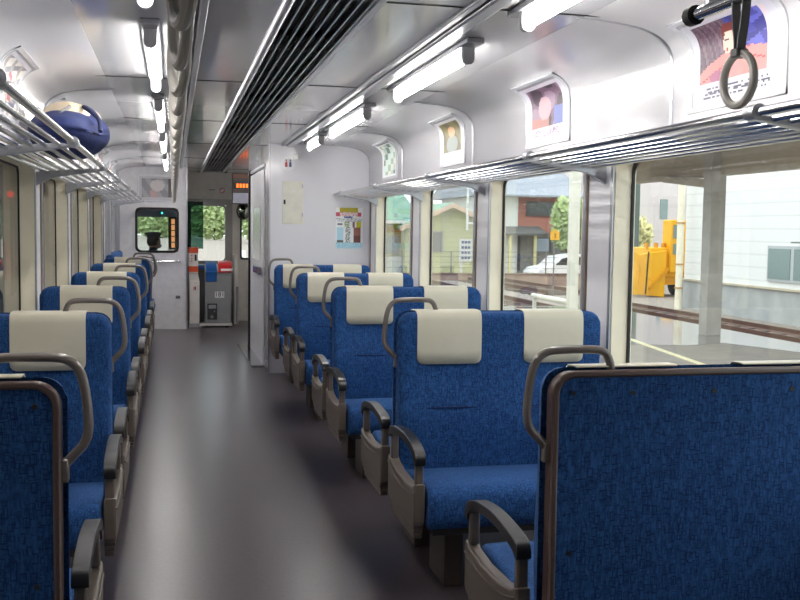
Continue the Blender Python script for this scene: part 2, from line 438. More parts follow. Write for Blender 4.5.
# ------------------------------------------------------------------ posters on the cove
def surf(s, v):
    """point on the cove at arc length v above the rack line"""
    acc = 0
    for i in range(len(PP)-1):
        a, b = PP[i], PP[i+1]; d = (b-a).length
        if acc+d >= v:
            t = (v-acc)/d; p = a.lerp(b,t); n = Vector((-(b-a).z,0,(b-a).x)).normalized()
            break
        acc += d
    else: p, n = PP[-1], Vector((0,0,-1))
    if n.x > 0 or n.z > 0: n = -n if n.x > 0 else n
    return p, n
def cove_patch(s, y0, y1, v0, v1, off, cf, nu=2, nv=24):
    """a sheet laid on the cove; cf(u,v) gives the print colour. u runs left to right as read from inside"""
    bm = bmesh.new(); pal = []; mats = []
    G = []
    for j in range(nv+1):
        p, n = surf(s, v0+(v1-v0)*j/nv)
        row = []
        for i in range(nu+1):
            u = i/nu; y = (y1+(y0-y1)*u) if s>0 else (y0+(y1-y0)*u)
            x = p.x+n.x*off
            row.append(bm.verts.new((x if s>0 else mir(x), y, p.z+n.z*off)))
        G.append(row)
    for j in range(nv):
        for i in range(nu):
            fc = bm.faces.new((G[j][i],G[j][i+1],G[j+1][i+1],G[j+1][i]))
            c = cf((i+.5)/nu, (j+.5)/nv)
            if c not in pal: pal.append(c); mats.append(mat('print_%d_%d_%d' % c, tuple(int(255*(q/255)**1.35) for q in c), .45, noise=(.03,30)))
            fc.material_index = pal.index(c)
    return bm, mats
def inpoly(x, y, P):
    c = False
    for i in range(len(P)):
        x1,y1 = P[i]; x2,y2 = P[i-1]
        if (y1>y) != (y2>y) and x < (x2-x1)*(y-y1)/(y2-y1)+x1: c = not c
    return c
def art1(u, v):   # person in a pink top, dark streaks left and blue sky right
    if v < .24 or u<.09 or u>.91 or v>.93:
        if .06<v<.2 and .12<u<.9 and (int(v*38)%2==0) and random.random()<.55: return (120,120,140)
        return (226,226,234)
    if u>.86: return (236,226,232)
    if inpoly(u,v,[(.09,.24),(.09,.36),(.2,.44),(.36,.52),(.62,.55),(.86,.5),(.91,.24)]):
        if ((u-.3)**2+(v-.28)**2)<.006: return (186,128,156)
        if abs(v-.3-.5*(u-.2))<.008 or abs(v-.42+.4*(u-.7))<.008: return (196,120,124)
        return (232,172,168)
    if ((u-.46)/.085)**2+((v-.62)/.15)**2 < 1:
        if ((u-.42)/.02)**2+((v-.56)/.02)**2<1: return (190,80,84)
        if abs(v-.67)<.012 and .40<u<.45: return (90,50,50)
        return (240,216,204)
    if ((u-.49)/.115)**2+((v-.72)/.15)**2 < 1: return (140,72,66)
    if ((u-.575)/.05)**2+((v-.60)/.09)**2 < 1: return (208,150,150)
    if u < .47:
        return (126,104,120) if sin(u*60+v*14)>.3 else ((150,126,140) if sin(u*95+v*20)>0 else (108,88,106))
    return (96,98,178) if sin(u*21+v*9)*cos(v*17)>.1 else ((126,130,206) if sin(u*9-v*21)>0 else (78,80,156))
def art2(u, v):
    if v<.25 or u<.1 or u>.9 or v>.92:
        if .08<v<.2 and .2<u<.8 and random.random()<.3: return (180,160,180)
        return (228,226,234)
    h = sin(u*13+v*5)+cos(v*11-u*7)
    if ((u-.45)/.16)**2+((v-.55)/.2)**2<1: return (206,180,186)
    if v<.4 and u<.55: return (190,146,140)
    if u>.68 and v<.55: return (140,150,196)
    return (86,66,84) if h>.5 else ((140,116,136) if h>-.5 else (170,150,168))
def art3(u, v):
    if v<.25 or u<.1 or u>.9 or v>.92: return (226,226,230)
    if ((u-.5)/.15)**2+((v-.68)/.12)**2<1: return (222,186,150)
    if ((u-.5)/.25)**2+((v-.4)/.2)**2<1: return (168,176,170)
    return (124,116,76) if sin(u*14+v*10)>0 else (150,142,100)
def art4(u, v):
    if u<.08 or u>.92 or v>.95 or v<.06: return (226,228,230)
    c = int(u*5); r = int(v*6)
    q = (c*7+r*5)%6
    return [(220,230,226),(168,196,176),(230,226,216),(190,210,206),(120,140,120),(214,226,222)][q]
def art5(u, v):
    if u<.06 or u>.94 or v>.94 or v<.08: return (218,218,224)
    if inpoly(u,v,[(.35,.3),(.3,.55),(.42,.75),(.6,.7),(.55,.45),(.5,.3)]): return (190,112,116)
    if inpoly(u,v,[(.4,.12),(.7,.2),(.75,.32),(.45,.28)]): return (112,114,150)
    return (186,182,180) if sin(u*20+v*7)>0.5 else ((230,228,224) if sin(u*9-v*23)>-.4 else (150,152,160))
framem = mat('clear_poster_frame', (222,224,230), .2, coat=.5)
def poster(s, yc, art, lab, w=.56):
    y0, y1 = yc-w/2, yc+w/2
    v0, v1 = .112, .452
    t = thing('advertising_poster', lab, 'poster', (0,0,0), 'posters on the %s cove' % ('right' if s>0 else 'left'))
    bm = bmesh.new()
    # frame: a raised border that follows the cove
    for (a,b,c,d) in ((y0,y0+.03,v0,v1),(y1-.03,y1,v0,v1),(y0,y1,v0,v0+.02),(y0,y1,v1-.02,v1)):
        nv = 24 if d-c>.1 else 2
        G=[]
        for j in range(nv+1):
            p, n = surf(s, c+(d-c)*j/nv)
            G.append([[bm.verts.new(((p.x+n.x*o) if s>0 else mir(p.x+n.x*o), y, p.z+n.z*o)) for o in (.001,.008)] for y in (a,b)])
        for j in range(nv):
            A,Bq = G[j],G[j+1]
            for q in ((A[0][0],A[0][1],Bq[0][1],Bq[0][0]),(A[1][0],A[1][1],Bq[1][1],Bq[1][0]),(A[0][1],A[1][1],Bq[1][1],Bq[0][1]),(A[0][0],A[1][0],Bq[1][0],Bq[0][0])): bm.faces.new(q)
        for A in (G[0],G[-1]): bm.faces.new((A[0][0],A[1][0],A[1][1],A[0][1]))
    link('frame', bm, framem, t)
    bm, mats = cove_patch(s, y0+.03, y1-.03, v0+.02, v1-.035, .006, art, 56, 50)
    o = link('print', bm, mats, t, smooth=True, angle=90)
poster(1, 2.84, art1, 'curved poster of a red-haired person in a pink top, behind the hanging strap')
poster(1, 4.44, art2, 'curved poster with a purple and grey figure, second from the camera on the right cove')
poster(1, 6.07, art3, 'curved olive poster with a pale figure, third from the camera on the right cove')
poster(1, 7.93, art4, 'curved pale green poster with rows of small pictures, farthest right')
for i,(y,w) in enumerate(((4.47,'nearest on the left cove, with a pink and grey drawing'),(6.1,'behind the navy bag on the left cove'),(7.95,'third on the left cove, beyond the bag'),(9.6,'second from the cab wall on the left cove'),(11.3,'farthest on the left cove, near the cab wall'))):
    poster(-1, y, art5, 'curved pale poster, '+w)

# ------------------------------------------------------------------ seats
BT = .034   # half thickness of the back shell
def backcushion(W, s, zt=.985, z0=.34, x0=.0):
    """bulged upholstered slab facing s (+1 away, -1 towards camera)"""
    bm = bmesh.new(); nu, nv = 36, 30; r = .055; x1 = W
    def half(z):
        if z > zt-r: dz = z-(zt-r); return r-math.sqrt(max(r*r-dz*dz,0))
        return 0
    rows = []
    vs = sorted([i/nv for i in range(nv+1)]+[.98,.99,.995,.01])
    us = sorted([i/nu for i in range(nu+1)]+[.006,.013,.02,.98,.987,.994])
    for v in vs:
        z = z0+(zt-z0)*v; h = half(z); row = []
        for u in us:
            x = x0+h+(x1-x0-2*h)*u
            # distance to the border, measured on the rounded outline
            d = min(x-x0, x1-x, zt-z, z-z0+.03)
            if z>zt-r and x<x0+r: d = min(d, r-math.hypot(x-(x0+r), z-(zt-r)))
            if z>zt-r and x>x1-r: d = min(d, r-math.hypot(x-(x1-r), z-(zt-r)))
            d = max(d,0); e = min(d/.022,1); fall = math.sqrt(max(1-(1-e)**2,0))
            dep = .038+.024*math.exp(-((z-.56)/.14)**2)+.004*math.exp(-((z-.88)/.1)**2)
            # slight dish for each passenger
            npas = 2 if W > .6 else 1
            for q in range(npas):
                c = x0+(x1-x0)*(q+.5)/npas; dep -= .012*math.exp(-((x-c)/.13)**2)*math.exp(-((z-.72)/.2)**2)
            row.append(bm.verts.new((x, s*(BT-.012+dep*fall+.002), z)))
        rows.append(row)
    for j in range(len(vs)-1):
        for i in range(len(us)-1):
            bm.faces.new((rows[j][i],rows[j][i+1],rows[j+1][i+1],rows[j+1][i]))
    border = rows[0]+[r_[-1] for r_ in rows[1:]]+rows[-1][-2::-1]+[r_[0] for r_ in rows[-2:0:-1]]
    try: bm.faces.new(border[::-1])
    except Exception: pass
    return bm
def cover_mesh(xa, xb, sides):
    """vinyl head cover folded over the top of the back"""
    bm = bmesh.new(); T = BT+.029; top = .988
    def path(zl):
        f = [(-T-.002, zl), (-T-.002, zl+.05), (-T-.002,.90),(-T,.955),(-T+.007,.978),(-T+.022,top-.001),(-.01,top),(.0,top)]
        return f
    uu = [0,.008,.02,.035,.055,.08,.11,.25,.5,.75,.89,.92,.945,.965,.98,.992,1]; nx = len(uu)-1; rows = []
    for i in range(nx+1):
        u = uu[i]; x = xa+(xb-xa)*u
        d = min(x-xa, xb-x); r = .025
        lift = r-math.sqrt(max(r*r-(r-min(d,r))**2,0))
        x_ = x
        pf = path(.784+lift)
        if sides == 'both': pts = pf+[(-p[0],p[1]) for p in pf[-2::-1]]
        elif sides == 'front': pts = pf+[(BT*.6,top-.001),(BT+.004,top-.006)]
        else: pts = [(-.006,top-.001)]+[(-p[0],p[1]) for p in pf[::-1]]
        rows.append([bm.verts.new((x_, a, b)) for a,b in pts])
    for i in range(nx):
        for j in range(len(rows[0])-1): bm.faces.new((rows[i][j],rows[i+1][j],rows[i+1][j+1],rows[i][j+1]))
    return bm
def seat(W, sides, covers, label, group, mirror=False, panel_back=False, handle=True, stitched=True):
    """sides: list of -1 / +1 facing directions. Local x: 0 at the aisle edge, growing towards the window"""
    root = thing('train_seat', label, 'seat', (0,0,0), group)
    made = []
    L = lambda *a, **k: made.append(link(*a, **k)) or made[-1]
    both = len(sides) == 2
    ins = .010
    bm = bmesh.new(); prism(bm, rrect(ins, W-ins, .26, .979, .055, 7, (0,0,1,1)), 'y', -.014, .014)
    shell = L('back_shell', bm, 'brown', root, bevel=.005)
    if not both:
        s = -sides[0]
        y0, y1 = sorted((s*.012, s*.026))
        bm = bmesh.new(); ringprism(bm, rrect(.010, W-.010, .26, .983, .055, 7, (0,0,1,1)), rrect(.027, W-.027, .28, .966, .040, 7, (0,0,1,1)), 'y', y0, y1)
        L('back_frame', bm, 'brown', root, bevel=.006, segs=3)
        y0, y1 = sorted((s*.012, s*.0215))
        bm = bmesh.new(); prism(bm, rrect(.027, W-.027, .28, .966, .040, 7, (0,0,1,1)), 'y', y0, y1)
        bp = L('back_panel', bm, 'fab', root)
        for x in ([.06] + ([W*.25,W*.5,W*.75] if W>.6 else [W*.5]) + [W-.06]):
            for z in ((.928,) if x not in (.06, W-.06) else (.93,.55)):
                L('screw', tb([(x, s*.021, z),(x, s*.0245, z)], .006, 10), 'screw', bp)
    for s in sides:
        bc = L('backrest', backcushion(W, s), 'fab', root, smooth=True, angle=80)
        npas = 2 if W > .6 else 1
        for q in range(npas):
            c = .006+(W-.012)*(q+.5)/npas
            if stitched: L('stitch_line', bx(c-.10, c+.10, *sorted((s*(BT+.012), s*(BT+.0455))), .612, .616), 'seam', bc)
        # seat cushion
        prof_ = [(.045,.275),(.49,.262),(.515,.275),(.527,.31),(.528,.36),(.518,.395),(.49,.413),(.43,.419),(.25,.402),(.12,.382),(.05,.372)]
        bm = bmesh.new(); prism(bm, [(s*a,b) for a,b in prof_], 'x', .012, W-.004)
        L('seat_cushion', bm, 'fab', root, bevel=.016, segs=3)
        # armrest on the aisle side
        xa, xb = -.037, .002
        n = 20; bm = bmesh.new(); prev=None; top=[]; bot=[]
        ctl_t = smooth_path([(0,.066,.512),(0,.07,.535),(0,.09,.552),(0,.16,.564),(0,.28,.572),(0,.40,.563),(0,.47,.546),(0,.50,.525),(0,.503,.492)],4)
        ctl_b = smooth_path([(0,.070,.508),(0,.085,.512),(0,.10,.522),(0,.165,.536),(0,.28,.544),(0,.395,.536),(0,.455,.518),(0,.475,.502),(0,.478,.487)],4)
        R=[]
        for a,b in zip(ctl_t, ctl_b):
            R.append([bm.verts.new((xx, s*p.y, p.z)) for p,xx in ((a,xa),(a,xb),(b,xb),(b,xa))])
        for i in range(len(R)-1):
            for j in range(4): bm.faces.new((R[i][j],R[i][(j+1)%4],R[i+1][(j+1)%4],R[i+1][j]))
        bm.faces.new(R[0]); bm.faces.new(R[-1])
        arm = L('armrest_pad', bm, 'pad', root, bevel=.008, segs=3)
        for (ya,yb,zz) in ((.072,.102,.535),(.462,.49,.515)):
            bm = bmesh.new(); prism(bm, [(s*ya,.42),(s*yb,.42),(s*(yb-.004),zz),(s*(ya+.004),zz)], 'x', xa+.006, xb-.004); L('armrest_post', bm, 'taupe', root, bevel=.006)
        bm = bmesh.new()
        P_ = [(.066,.290),(.066,.442),(.11,.424),(.20,.408),(.36,.402),(.46,.412),(.498,.43),(.498,.292),(.482,.276),(.088,.276)]
        prism(bm, [(s*a,b) for a,b in P_], 'x', xa, xb)
        sp_ = L('side_panel', bm, 'taupe', root, bevel=.007, segs=3)
        # recessed steps along the lower edge
        for q in range(3):
            i_ = .006*(q+1)
            P2 = [(.084+i_*1.3,.278-q*.019),(.486-i_*1.3,.278-q*.019),(.480-i_*1.3,.262-q*.019),(.090+i_*1.3,.262-q*.019)]
            bm = bmesh.new(); prism(bm, [(s*a,b) for a,b in P2], 'x', xa+.004+.003*q, xb)
            L('panel_step', bm, 'taupe', sp_, bevel=.002)
        # thin ridge under the upper edge
        rid = smooth_path([(xa-.001, s*.07,.415),(xa-.001,s*.18,.386),(xa-.001,s*.34,.376),(xa-.001,s*.494,.392)],6)
        bm = bmesh.new(); tube(bm, rid, .003, 6); L('panel_ridge', bm, 'taupe', sp_, smooth=True)
        # pedestal
        ya,yb = sorted((s*.12, s*.34))
        L('pedestal', bx(.12,.19,ya,yb,0,.27), 'ped', root, bevel=.004)
        if W > .6: L('pedestal', bx(W-.12,W-.06,ya,yb,0,.27), 'ped', root, bevel=.004)
        ya,yb = sorted((s*.02, s*.50))
        L('under_frame', bx((.03,W-.01,ya,yb,.245,.272)), 'dark', root)
    for (a,b) in covers:
        o = L('head_cover', cover_mesh(a, b, 'both' if both else ('front' if sides[0]<0 else 'rear')), 'cover', root, smooth=True, angle=60)
        m = o.modifiers.new('s','SOLIDIFY'); m.thickness = .003; m.offset = 1
    if handle:
        # dent-free hoop from the side of the back, round the shoulder, to the top
        h = smooth_path([(.006,0,.775),(.004,0,.80),(-.014,0,.822),(-.036,0,.848),(-.044,0,.885),(-.038,0,.955),(-.026,0,1.0),(-.004,0,1.022),(.03,0,1.029),(.12,0,1.029),(.148,0,1.020),(.160,0,.998),(.165,0,.975)],5)
        ho = L('shoulder_handle', tb(h, .010, 12), 'handle', root, smooth=True)
        L('handle_bracket', bx(-.004,.012,-.012,.012,.765,.815), 'handle', ho, bevel=.004)
    if mirror:
        for o in made:
            me = o.data; me.transform(Matrix.Diagonal((-1,1,1,1))); me.flip_normals()
    return root
WR, WL = .845, .449
cR = [(.073,.332),(.508,.758)]; cL = [(.088,.345)]
gR = 'two-person seats on the right of the aisle'; gL = 'single seats on the left of the aisle'
d = seat(WR, [1], cR, 'nearest blue two-person seat on the right, its flat back panel showing', gR); d.location = (.845, YK[1], 0)
dd = seat(WR, [-1,1], cR, 'blue double-sided seat on the right, nearest with cream head covers in view', gR); dd.location = (.845, YK[2], 0)
for kk, w in ((3,'second row with cream covers'),(4,'third row with cream covers')):
    o = copy_tree(dd); o.location = (.845, YK[kk], 0); o['label'] = 'blue double-sided seat on the right, '+w
o = seat(WR, [-1], cR, 'farthest blue two-person seat on the right, against the white end wall', gR); o.location = (.845, YK[5], 0)
o = seat(WL, [1], cL, 'nearest blue seat on the left, only its back panel showing', gL, mirror=True); o.location = (-.218, YK[1], 0)
dl = seat(WL, [-1,1], cL, 'blue single seat on the left with a cream cover, just beyond the nearest seat back', gL, mirror=True); dl.location = (-.218, YK[2], 0)
for kk, w in ((3,'third'),(4,'fourth'),(5,'fifth')):
    o = copy_tree(dl); o.location = (-.218, YK[kk], 0); o['label'] = 'blue single seat in the left row, %s back from the camera' % w
o = seat(WL, [-1], cL, 'last blue single seat in the left row, before the side bench', gL, mirror=True); o.location = (-.218, YK[6], 0)
# side bench beyond the last single seat
b = thing('bench_seat', 'dark blue side bench along the left wall beyond the single seats', 'bench', (-.67, 10.55, 0))
bm = bmesh.new(); prism(bm, [(.0,.40),(.12,.40),(.09,.70),(.07,.99),(.03,1.0),(0,.99)], 'y', 0, 1.9); link('backrest', bm, 'fab', b, bevel=.02, segs=3)
bm = bmesh.new(); prism(bm, [(.0,.27),(.44,.26),(.46,.33),(.44,.42),(.1,.41),(0,.41)], 'y', 0, 1.9); link('seat_cushion', bm, 'fab', b, bevel=.02, segs=3)
link('base', bx(.02,.34,.02,1.88,0,.27), 'ped', b)
h = smooth_path([(.22,0,.40),(.25,0,.60),(.27,0,.90),(.29,0,.96),(.33,0,.98),(.44,0,.98),(.48,0,.95),(.50,0,.86),(.48,0,.79),(.45,0,.74),(.44,0,.40)],5)
link('end_handle', tb(h,.011,10), 'handle', b, smooth=True)

# ------------------------------------------------------------------ toilet enclosure on the right
YT = 8.82
W1 = struct('wall_end_right', bx((.835,XR+.1,YT,YT+.04,0,ZC),(.83,.842,YT-.004,YT+.044,0,ZC)), 'wallw', label='white end wall behind the last right seats')
bm = bmesh.new(); prism(bm, [(.835,YT+.04),(.87,YT+.04),(.845,10.99),(.81,10.99)], 'z', 0, ZC)
struct('wall_toilet', bm, 'grey', label='brushed grey side of the toilet enclosure facing the aisle')
struct('wall_toilet_far', bx(.81,XR,10.95,10.99,0,ZC), 'grey', label='far side of the toilet enclosure')
struct('trim_90', bx(.826,.838,YT-.008,YT+.012,0,ZC), 'silver', label='bright corner strip of the enclosure')
def xa_(y): return .835-(y-8.86)*.0118-.002
def onwall(pts_yz, d0, d1, m, name, parent, bevel=0):
    bm = bmesh.new(); A=[]; 
    for dd_ in (d0,d1): A.append([bm.verts.new((xa_(y)-dd_, y, z)) for y,z in pts_yz])
    n_=len(pts_yz); bm.faces.new(A[0]); bm.faces.new(A[1])
    for i in range(n_): bm.faces.new((A[0][i],A[0][(i+1)%n_],A[1][(i+1)%n_],A[1][i]))
    return link(name, bm, m, parent, bevel=bevel)
dr = onwall([(9.25,.02),(10.6,.02),(10.6,1.84),(9.25,1.84)], 0, .012, 'pillar', 'door_1', None, .003); dr['kind']='structure'; dr['label']='grey toilet door in the enclosure wall'; dr['category']='door'
onwall(rrect(9.5,10.25,.98,1.50,.1,5), .012,.016, mat('mirror_pane',(214,218,218),.18), 'door_window', dr)
onwall([(9.3,.86),(9.9,.86),(9.9,.93),(9.3,.93)], .02,.05, 'chrome', 'door_handle', dr, .006)
onwall([(9.2,1.86),(10.9,1.86),(10.9,1.89),(9.2,1.89)], 0,.015, 'silver', 'door_header', dr, .004)
onwall([(9.2,0),(10.95,0),(10.95,.02),(9.2,.02)], -.02,.12, 'chrome', 'threshold', dr, .002)
onwall([(10.62,.02),(10.68,.02),(10.68,1.9),(10.62,1.9)], 0,.03, 'dark', 'door_jamb', dr)

# things on the white end wall (facing the camera)
def flat_print(name, x0,x1,z0,z1,y,cf,nu,nv,parent=None):
    bm = bmesh.new(); pal=[]; mats=[]
    V=[[bm.verts.new((x0+(x1-x0)*i/nu, y, z0+(z1-z0)*j/nv)) for i in range(nu+1)] for j in range(nv+1)]
    for j in range(nv):
        for i in range(nu):
            fc = bm.faces.new((V[j][i],V[j][i+1],V[j+1][i+1],V[j+1][i]))
            c = cf((i+.5)/nu,(j+.5)/nv)
            if c not in pal: pal.append(c); mats.append(mat('print_%d_%d_%d' % c, c, .4, noise=(.03,30)))
            fc.material_index = pal.index(c)
    o = link(name, bm, mats, parent); m = o.modifiers.new('s','SOLIDIFY'); m.thickness=.0015; m.offset=1
    return o
def art_map(u,v):
    w=(238,240,242)
    if v>.88: 
        return ((206,196,60) if (int(u*40)+int(v*60))%3 else (150,130,40)) if .14<u<.82 else w
    if v>.79: return (206,90,110) if (u<.14 or (u>.8 and u<.94)) else ((220,130,140) if random.random()<.45 and u<.8 else w)
    if v>.74: return (96,116,176) if .3<u<.62 else w
    if v>.66: return (150,156,170) if random.random()<.4 else w
    if v>.52:
        if .76<u<.94: return (214,208,50)
        if .32<u<.5: return (130,150,80) if random.random()<.7 else w
        if .06<u<.24: return (110,110,130) if .57<v<.62 else w
        if .62<u<.7: return (120,90,100)
        return w
    if v>.14:
        if .66<u<.92: return (150,96,84) if v>.32 else (110,66,60)
        if .04<u<.28: return (182,220,236) if v>.2 else (96,104,110)
        if .36<u<.54: return (70,96,110) if random.random()<.45 else w
        return w
    return (150,204,224) if random.random()<.6 else (200,230,240)
o = flat_print('travel_poster', 1.426,1.672,1.125,1.49,YT-.002,art_map,50,70); tag(o,'small paper poster with a yellow heading and coloured pictures on the white end wall','poster')
c = thing('access_panel', 'cream access panel with a small dark latch on the white end wall', 'panel', (0,0,0))
link('cover_plate', bx(.945,1.13,YT-.006,YT,1.337,1.715), mat('ivory_panel',(222,222,210),.4), c, bevel=.003)
link('latch', bx(.955,.972,YT-.012,YT-.006,1.51,1.55), 'dark', c)
for z in (1.40,1.655): link('hinge', bx(1.116,1.128,YT-.011,YT-.006,z,z+.035), 'silver', c)
c = thing('toilet_sign', 'round white sign with red and blue toilet figures on the end wall', 'sign')
bm = bmesh.new(); bmesh.ops.create_cone(bm, cap_ends=True, segments=28, radius1=.062, radius2=.062, depth=.003, matrix=Matrix.Translation((.995,YT-.0015,1.868))@Matrix.Rotation(pi/2,4,'X')); link('plate', bm, mat('sign_white',(232,232,236),.3), c)
for x,cm in ((.977,(190,60,60)),(1.013,(50,50,110))):
    bm = bmesh.new(); prism(bm, [(x-.012,1.84),(x+.012,1.84),(x+.009,1.885),(x-.009,1.885)], 'y', YT-.005, YT-.003)
    bmesh.ops.create_cone(bm, cap_ends=True, segments=12, radius1=.008, radius2=.008, depth=.002, matrix=Matrix.Translation((x,YT-.004,1.897))@Matrix.Rotation(pi/2,4,'X'))
    link('figure', bm, mat('sign_%d'%cm[0],cm,.4), c)
c = thing('wall_fitting', 'small white square fitting above the toilet sign', 'fitting')
link('body', bx(1.035,1.085,YT-.02,YT,1.905,1.955), mat('fit_white',(240,240,240),.2), c, bevel=.006)

# ------------------------------------------------------------------ cab wall (left of the aisle, far end)
bm = bmesh.new(); p0,p1,q0,q1 = -.45,.06,.977,1.52
box(bm, XL-.1,p0,YE,YE+.05,0,ZC); box(bm, p1,.17,YE,YE+.05,0,ZC); box(bm, p0,p1,YE,YE+.05,0,q0); box(bm, p0,p1,YE,YE+.05,q1,ZC)
struct('wall_cab', bm, mat('cab_wall_grey',(222,221,224),.3,coat=.2), label='pale grey cab wall at the far end left of the aisle')
struct('wall_cab_side', bx(.13,.17,YE+.05,13.35,0,ZC), mat('cab_wall_grey',(222,221,224),.3), label='short side wall of the driver cab')
struct('trim_91', bx(.158,.176,YE-.012,YE+.01,0,ZC), 'silver', label='silver edge strip of the cab wall')
bm = bmesh.new(); ringprism(bm, rrect(p0-.012,p1+.012,q0-.012,q1+.012,.07), rrect(p0+.016,p1-.016,q0+.016,q1-.016,.055), 'y', YE-.012, YE+.06)
cw = struct('window_20', bm, 'black', label='rounded black-framed window into the driver cab')
bm = bmesh.new(); prism(bm, rrect(p0+.01,p1-.01,q0+.01,q1-.01,.055), 'y', YE+.02, YE+.024); link('pane', bm, 'pane', cw)
o = link('handrail', tb([(-.36,YE-.04,.862),(.09,YE-.04,.862)], .012, 10), 'chrome', None, smooth=True)
tag(o,'short horizontal steel handrail below the cab window','handrail')
for x in (-.33,.06): link('bracket', tb([(x,YE-.04,.862),(x,YE,.862)], .008, 8), 'chrome', o, smooth=True)
o = link('door_latch', bx(.03,.085,YE-.012,YE,.39,.425), mat('latch_grey',(90,90,92),.4,metal=.5), None, bevel=.004); tag(o,'small dark latch low on the cab wall','latch')
def art_cab(u,v):
    if v<.14 or v>.9 or u<.08: return (196,194,198)
    if ((u-.5)/.2)**2+((v-.62)/.24)**2<1: return (206,200,198)
    if .3<u<.5 and v<.4: return (190,160,160)
    if u>.8 : return (92,90,94)
    return (140,140,144) if sin(u*17+v*8)>-.3 else (166,166,170)
c = thing('framed_poster','grey framed poster high on the cab wall above the round-cornered window','poster')
link('frame', bx(-.43,.05,YE-.014,YE,1.60,1.935), framem, c, bevel=.003)
flat_print('print', -.41,.03,1.62,1.915,YE-.0155,art_cab,30,24,c)
# left vestibule pillars and side door
struct('door_2', bx(XL,XL+.02,11.0,12.3,0,1.9), 'grey', label='grey sliding side door in the left wall near the cab')
for i,y in enumerate((10.75,12.35,12.62)): struct('trim_%d'%(92+i), bx(XL,XL+.05,y,y+.06,0,ZC), 'silver', label='grey door post on the left wall')

# front wall: door with window in the middle, small window to the right
cream2 = mat('front_wall_cream',(200,196,186),.4)
fg = mat('front_door_grey',(150,148,144),.35,metal=.3)
bm = bmesh.new()
wd = (.226,.714,.82,1.60)      # glass in the door
wr = (.915,1.25,.86,1.53)      # right window
wl = (-.60,.12,.92,1.62)       # driver's windscreen
for (a,b_,c_,d_) in ((XL-.1,-.60,0,ZC),(.12,.18,0,ZC),(.80,.915,0,ZC),(1.25,XR+.1,0,ZC)): box(bm,a,b_,YF,YF+.06,c_,d_)
for w in (wr,wl): box(bm,w[0],w[1],YF,YF+.06,0,w[2]); box(bm,w[0],w[1],YF,YF+.06,w[3],ZC)
box(bm,.18,.80,YF,YF+.06,1.68,ZC)
struct('wall_front', bm, cream2, label='cream front wall of the car')
bm = bmesh.new(); box(bm,.18,wd[0],YF-.02,YF+.04,0,1.68); box(bm,wd[1],.80,YF-.02,YF+.04,0,1.68); box(bm,wd[0],wd[1],YF-.02,YF+.04,0,wd[2]); box(bm,wd[0],wd[1],YF-.02,YF+.04,wd[3],1.68)
d3 = struct('door_3', bm, fg, label='grey front end door with a large window')
bm = bmesh.new(); ringprism(bm, rrect(wd[0]-.004,wd[1]+.004,wd[2]-.004,wd[3]+.004,.06), rrect(wd[0]+.014,wd[1]-.014,wd[2]+.014,wd[3]-.014,.06), 'y', YF-.03, YF+.045); link('gasket', bm, fg, d3)
link('pane', bx(wd[0],wd[1],YF,YF+.004,wd[2],wd[3]), 'pane', d3)
for i,w in enumerate((wr,wl)):
    bm = bmesh.new(); ringprism(bm, rrect(w[0]-.01,w[1]+.01,w[2]-.01,w[3]+.01,.03), rrect(w[0]+.014,w[1]-.014,w[2]+.014,w[3]-.014,.03), 'y', YF-.01, YF+.07)
    o = struct('window_%d'%(21+i), bm, 'black', label=('narrow front window right of the end door','windscreen in front of the driver')[i])
    link('pane', bx(w[0],w[1],YF+.03,YF+.034,w[2],w[3]), 'pane', o)
o = link('roller_blind', bx(.19,.40,YF-.16,YF-.155,1.0,1.64), glass_mat('green_film',(150,178,170),1.0), None); tag(o,'dark green translucent blind hanging at the left of the front door window','blind')
# header with no smoking sign
c = thing('no_smoking_sign','small round red no-smoking sign above the front door','sign')
bm = bmesh.new(); bmesh.ops.create_cone(bm,cap_ends=True,segments=24,radius1=.035,radius2=.035,depth=.003,matrix=Matrix.Translation((.66,YF-.003,1.80))@Matrix.Rotation(pi/2,4,'X')); link('plate',bm,mat('sign_white',(232,232,236),.3),c)
bm = bmesh.new(); tube(bm,[(.66+.03*cos(a),YF-.006,1.80+.03*sin(a)) for a in [2*pi*i/20 for i in range(20)]],.006,6,True); tube(bm,[(.64,YF-.006,1.82),(.68,YF-.006,1.78)],.005,6); link('red_ring',bm,mat('sign_red',(176,60,56),.4),c)
o = link('notice_strip', bx(.48,.56,YF-.003,YF,1.80,1.812), mat('ink_grey',(110,110,120),.5), None); tag(o,'tiny grey line of lettering above the front door','notice')
# fare display
c = thing('fare_display','dark fare display with orange digits hanging by the toilet enclosure','display',(0,0,0))
link('case', bx(.745,1.12,13.0,13.10,1.60,2.0), mat('display_brown',(62,52,50),.4), c, bevel=.004)
link('screen', bx(.755,1.11,12.992,13.0,1.79,1.90), mat('display_screen',(24,16,12),.3), c)
og = mat('orange_digits',(255,120,30),.5,emit=(255,110,30),es=2.2)
bm = bmesh.new()
for i in range(7): box(bm, .80+i*.04,.825+i*.04,12.988,12.992,1.81,1.86)
link('digits', bm, og, c)
link('upper_screen', bx(.755,1.11,12.992,13.0,1.93,1.98), mat('display_upper',(110,64,40),.4), c)
link('lower_panel', bx(.755,1.11,12.990,13.0,1.61,1.74), mat('display_lower',(170,172,186),.4), c)
# round mirror
c = thing('round_mirror','round convex driver mirror beside the enclosure, above the narrow front window','mirror')
bm = bmesh.new(); blob(bm,(.925,13.55,1.515),(.082,.03,.105),20,12); link('mirror_glass',bm,mat('convex_mirror',(120,124,110),.05,metal=1),c,smooth=True)
link('rim', tb([(.925+.085*cos(a),13.56,1.515+.108*sin(a)) for a in [2*pi*i/28 for i in range(28)]],.008,8,True),'black',c,smooth=True)
link('arm', tb([(.925,13.57,1.6),(.925,13.7,1.72),(.925,YF,1.74)],.008,8),'black',c,smooth=True)
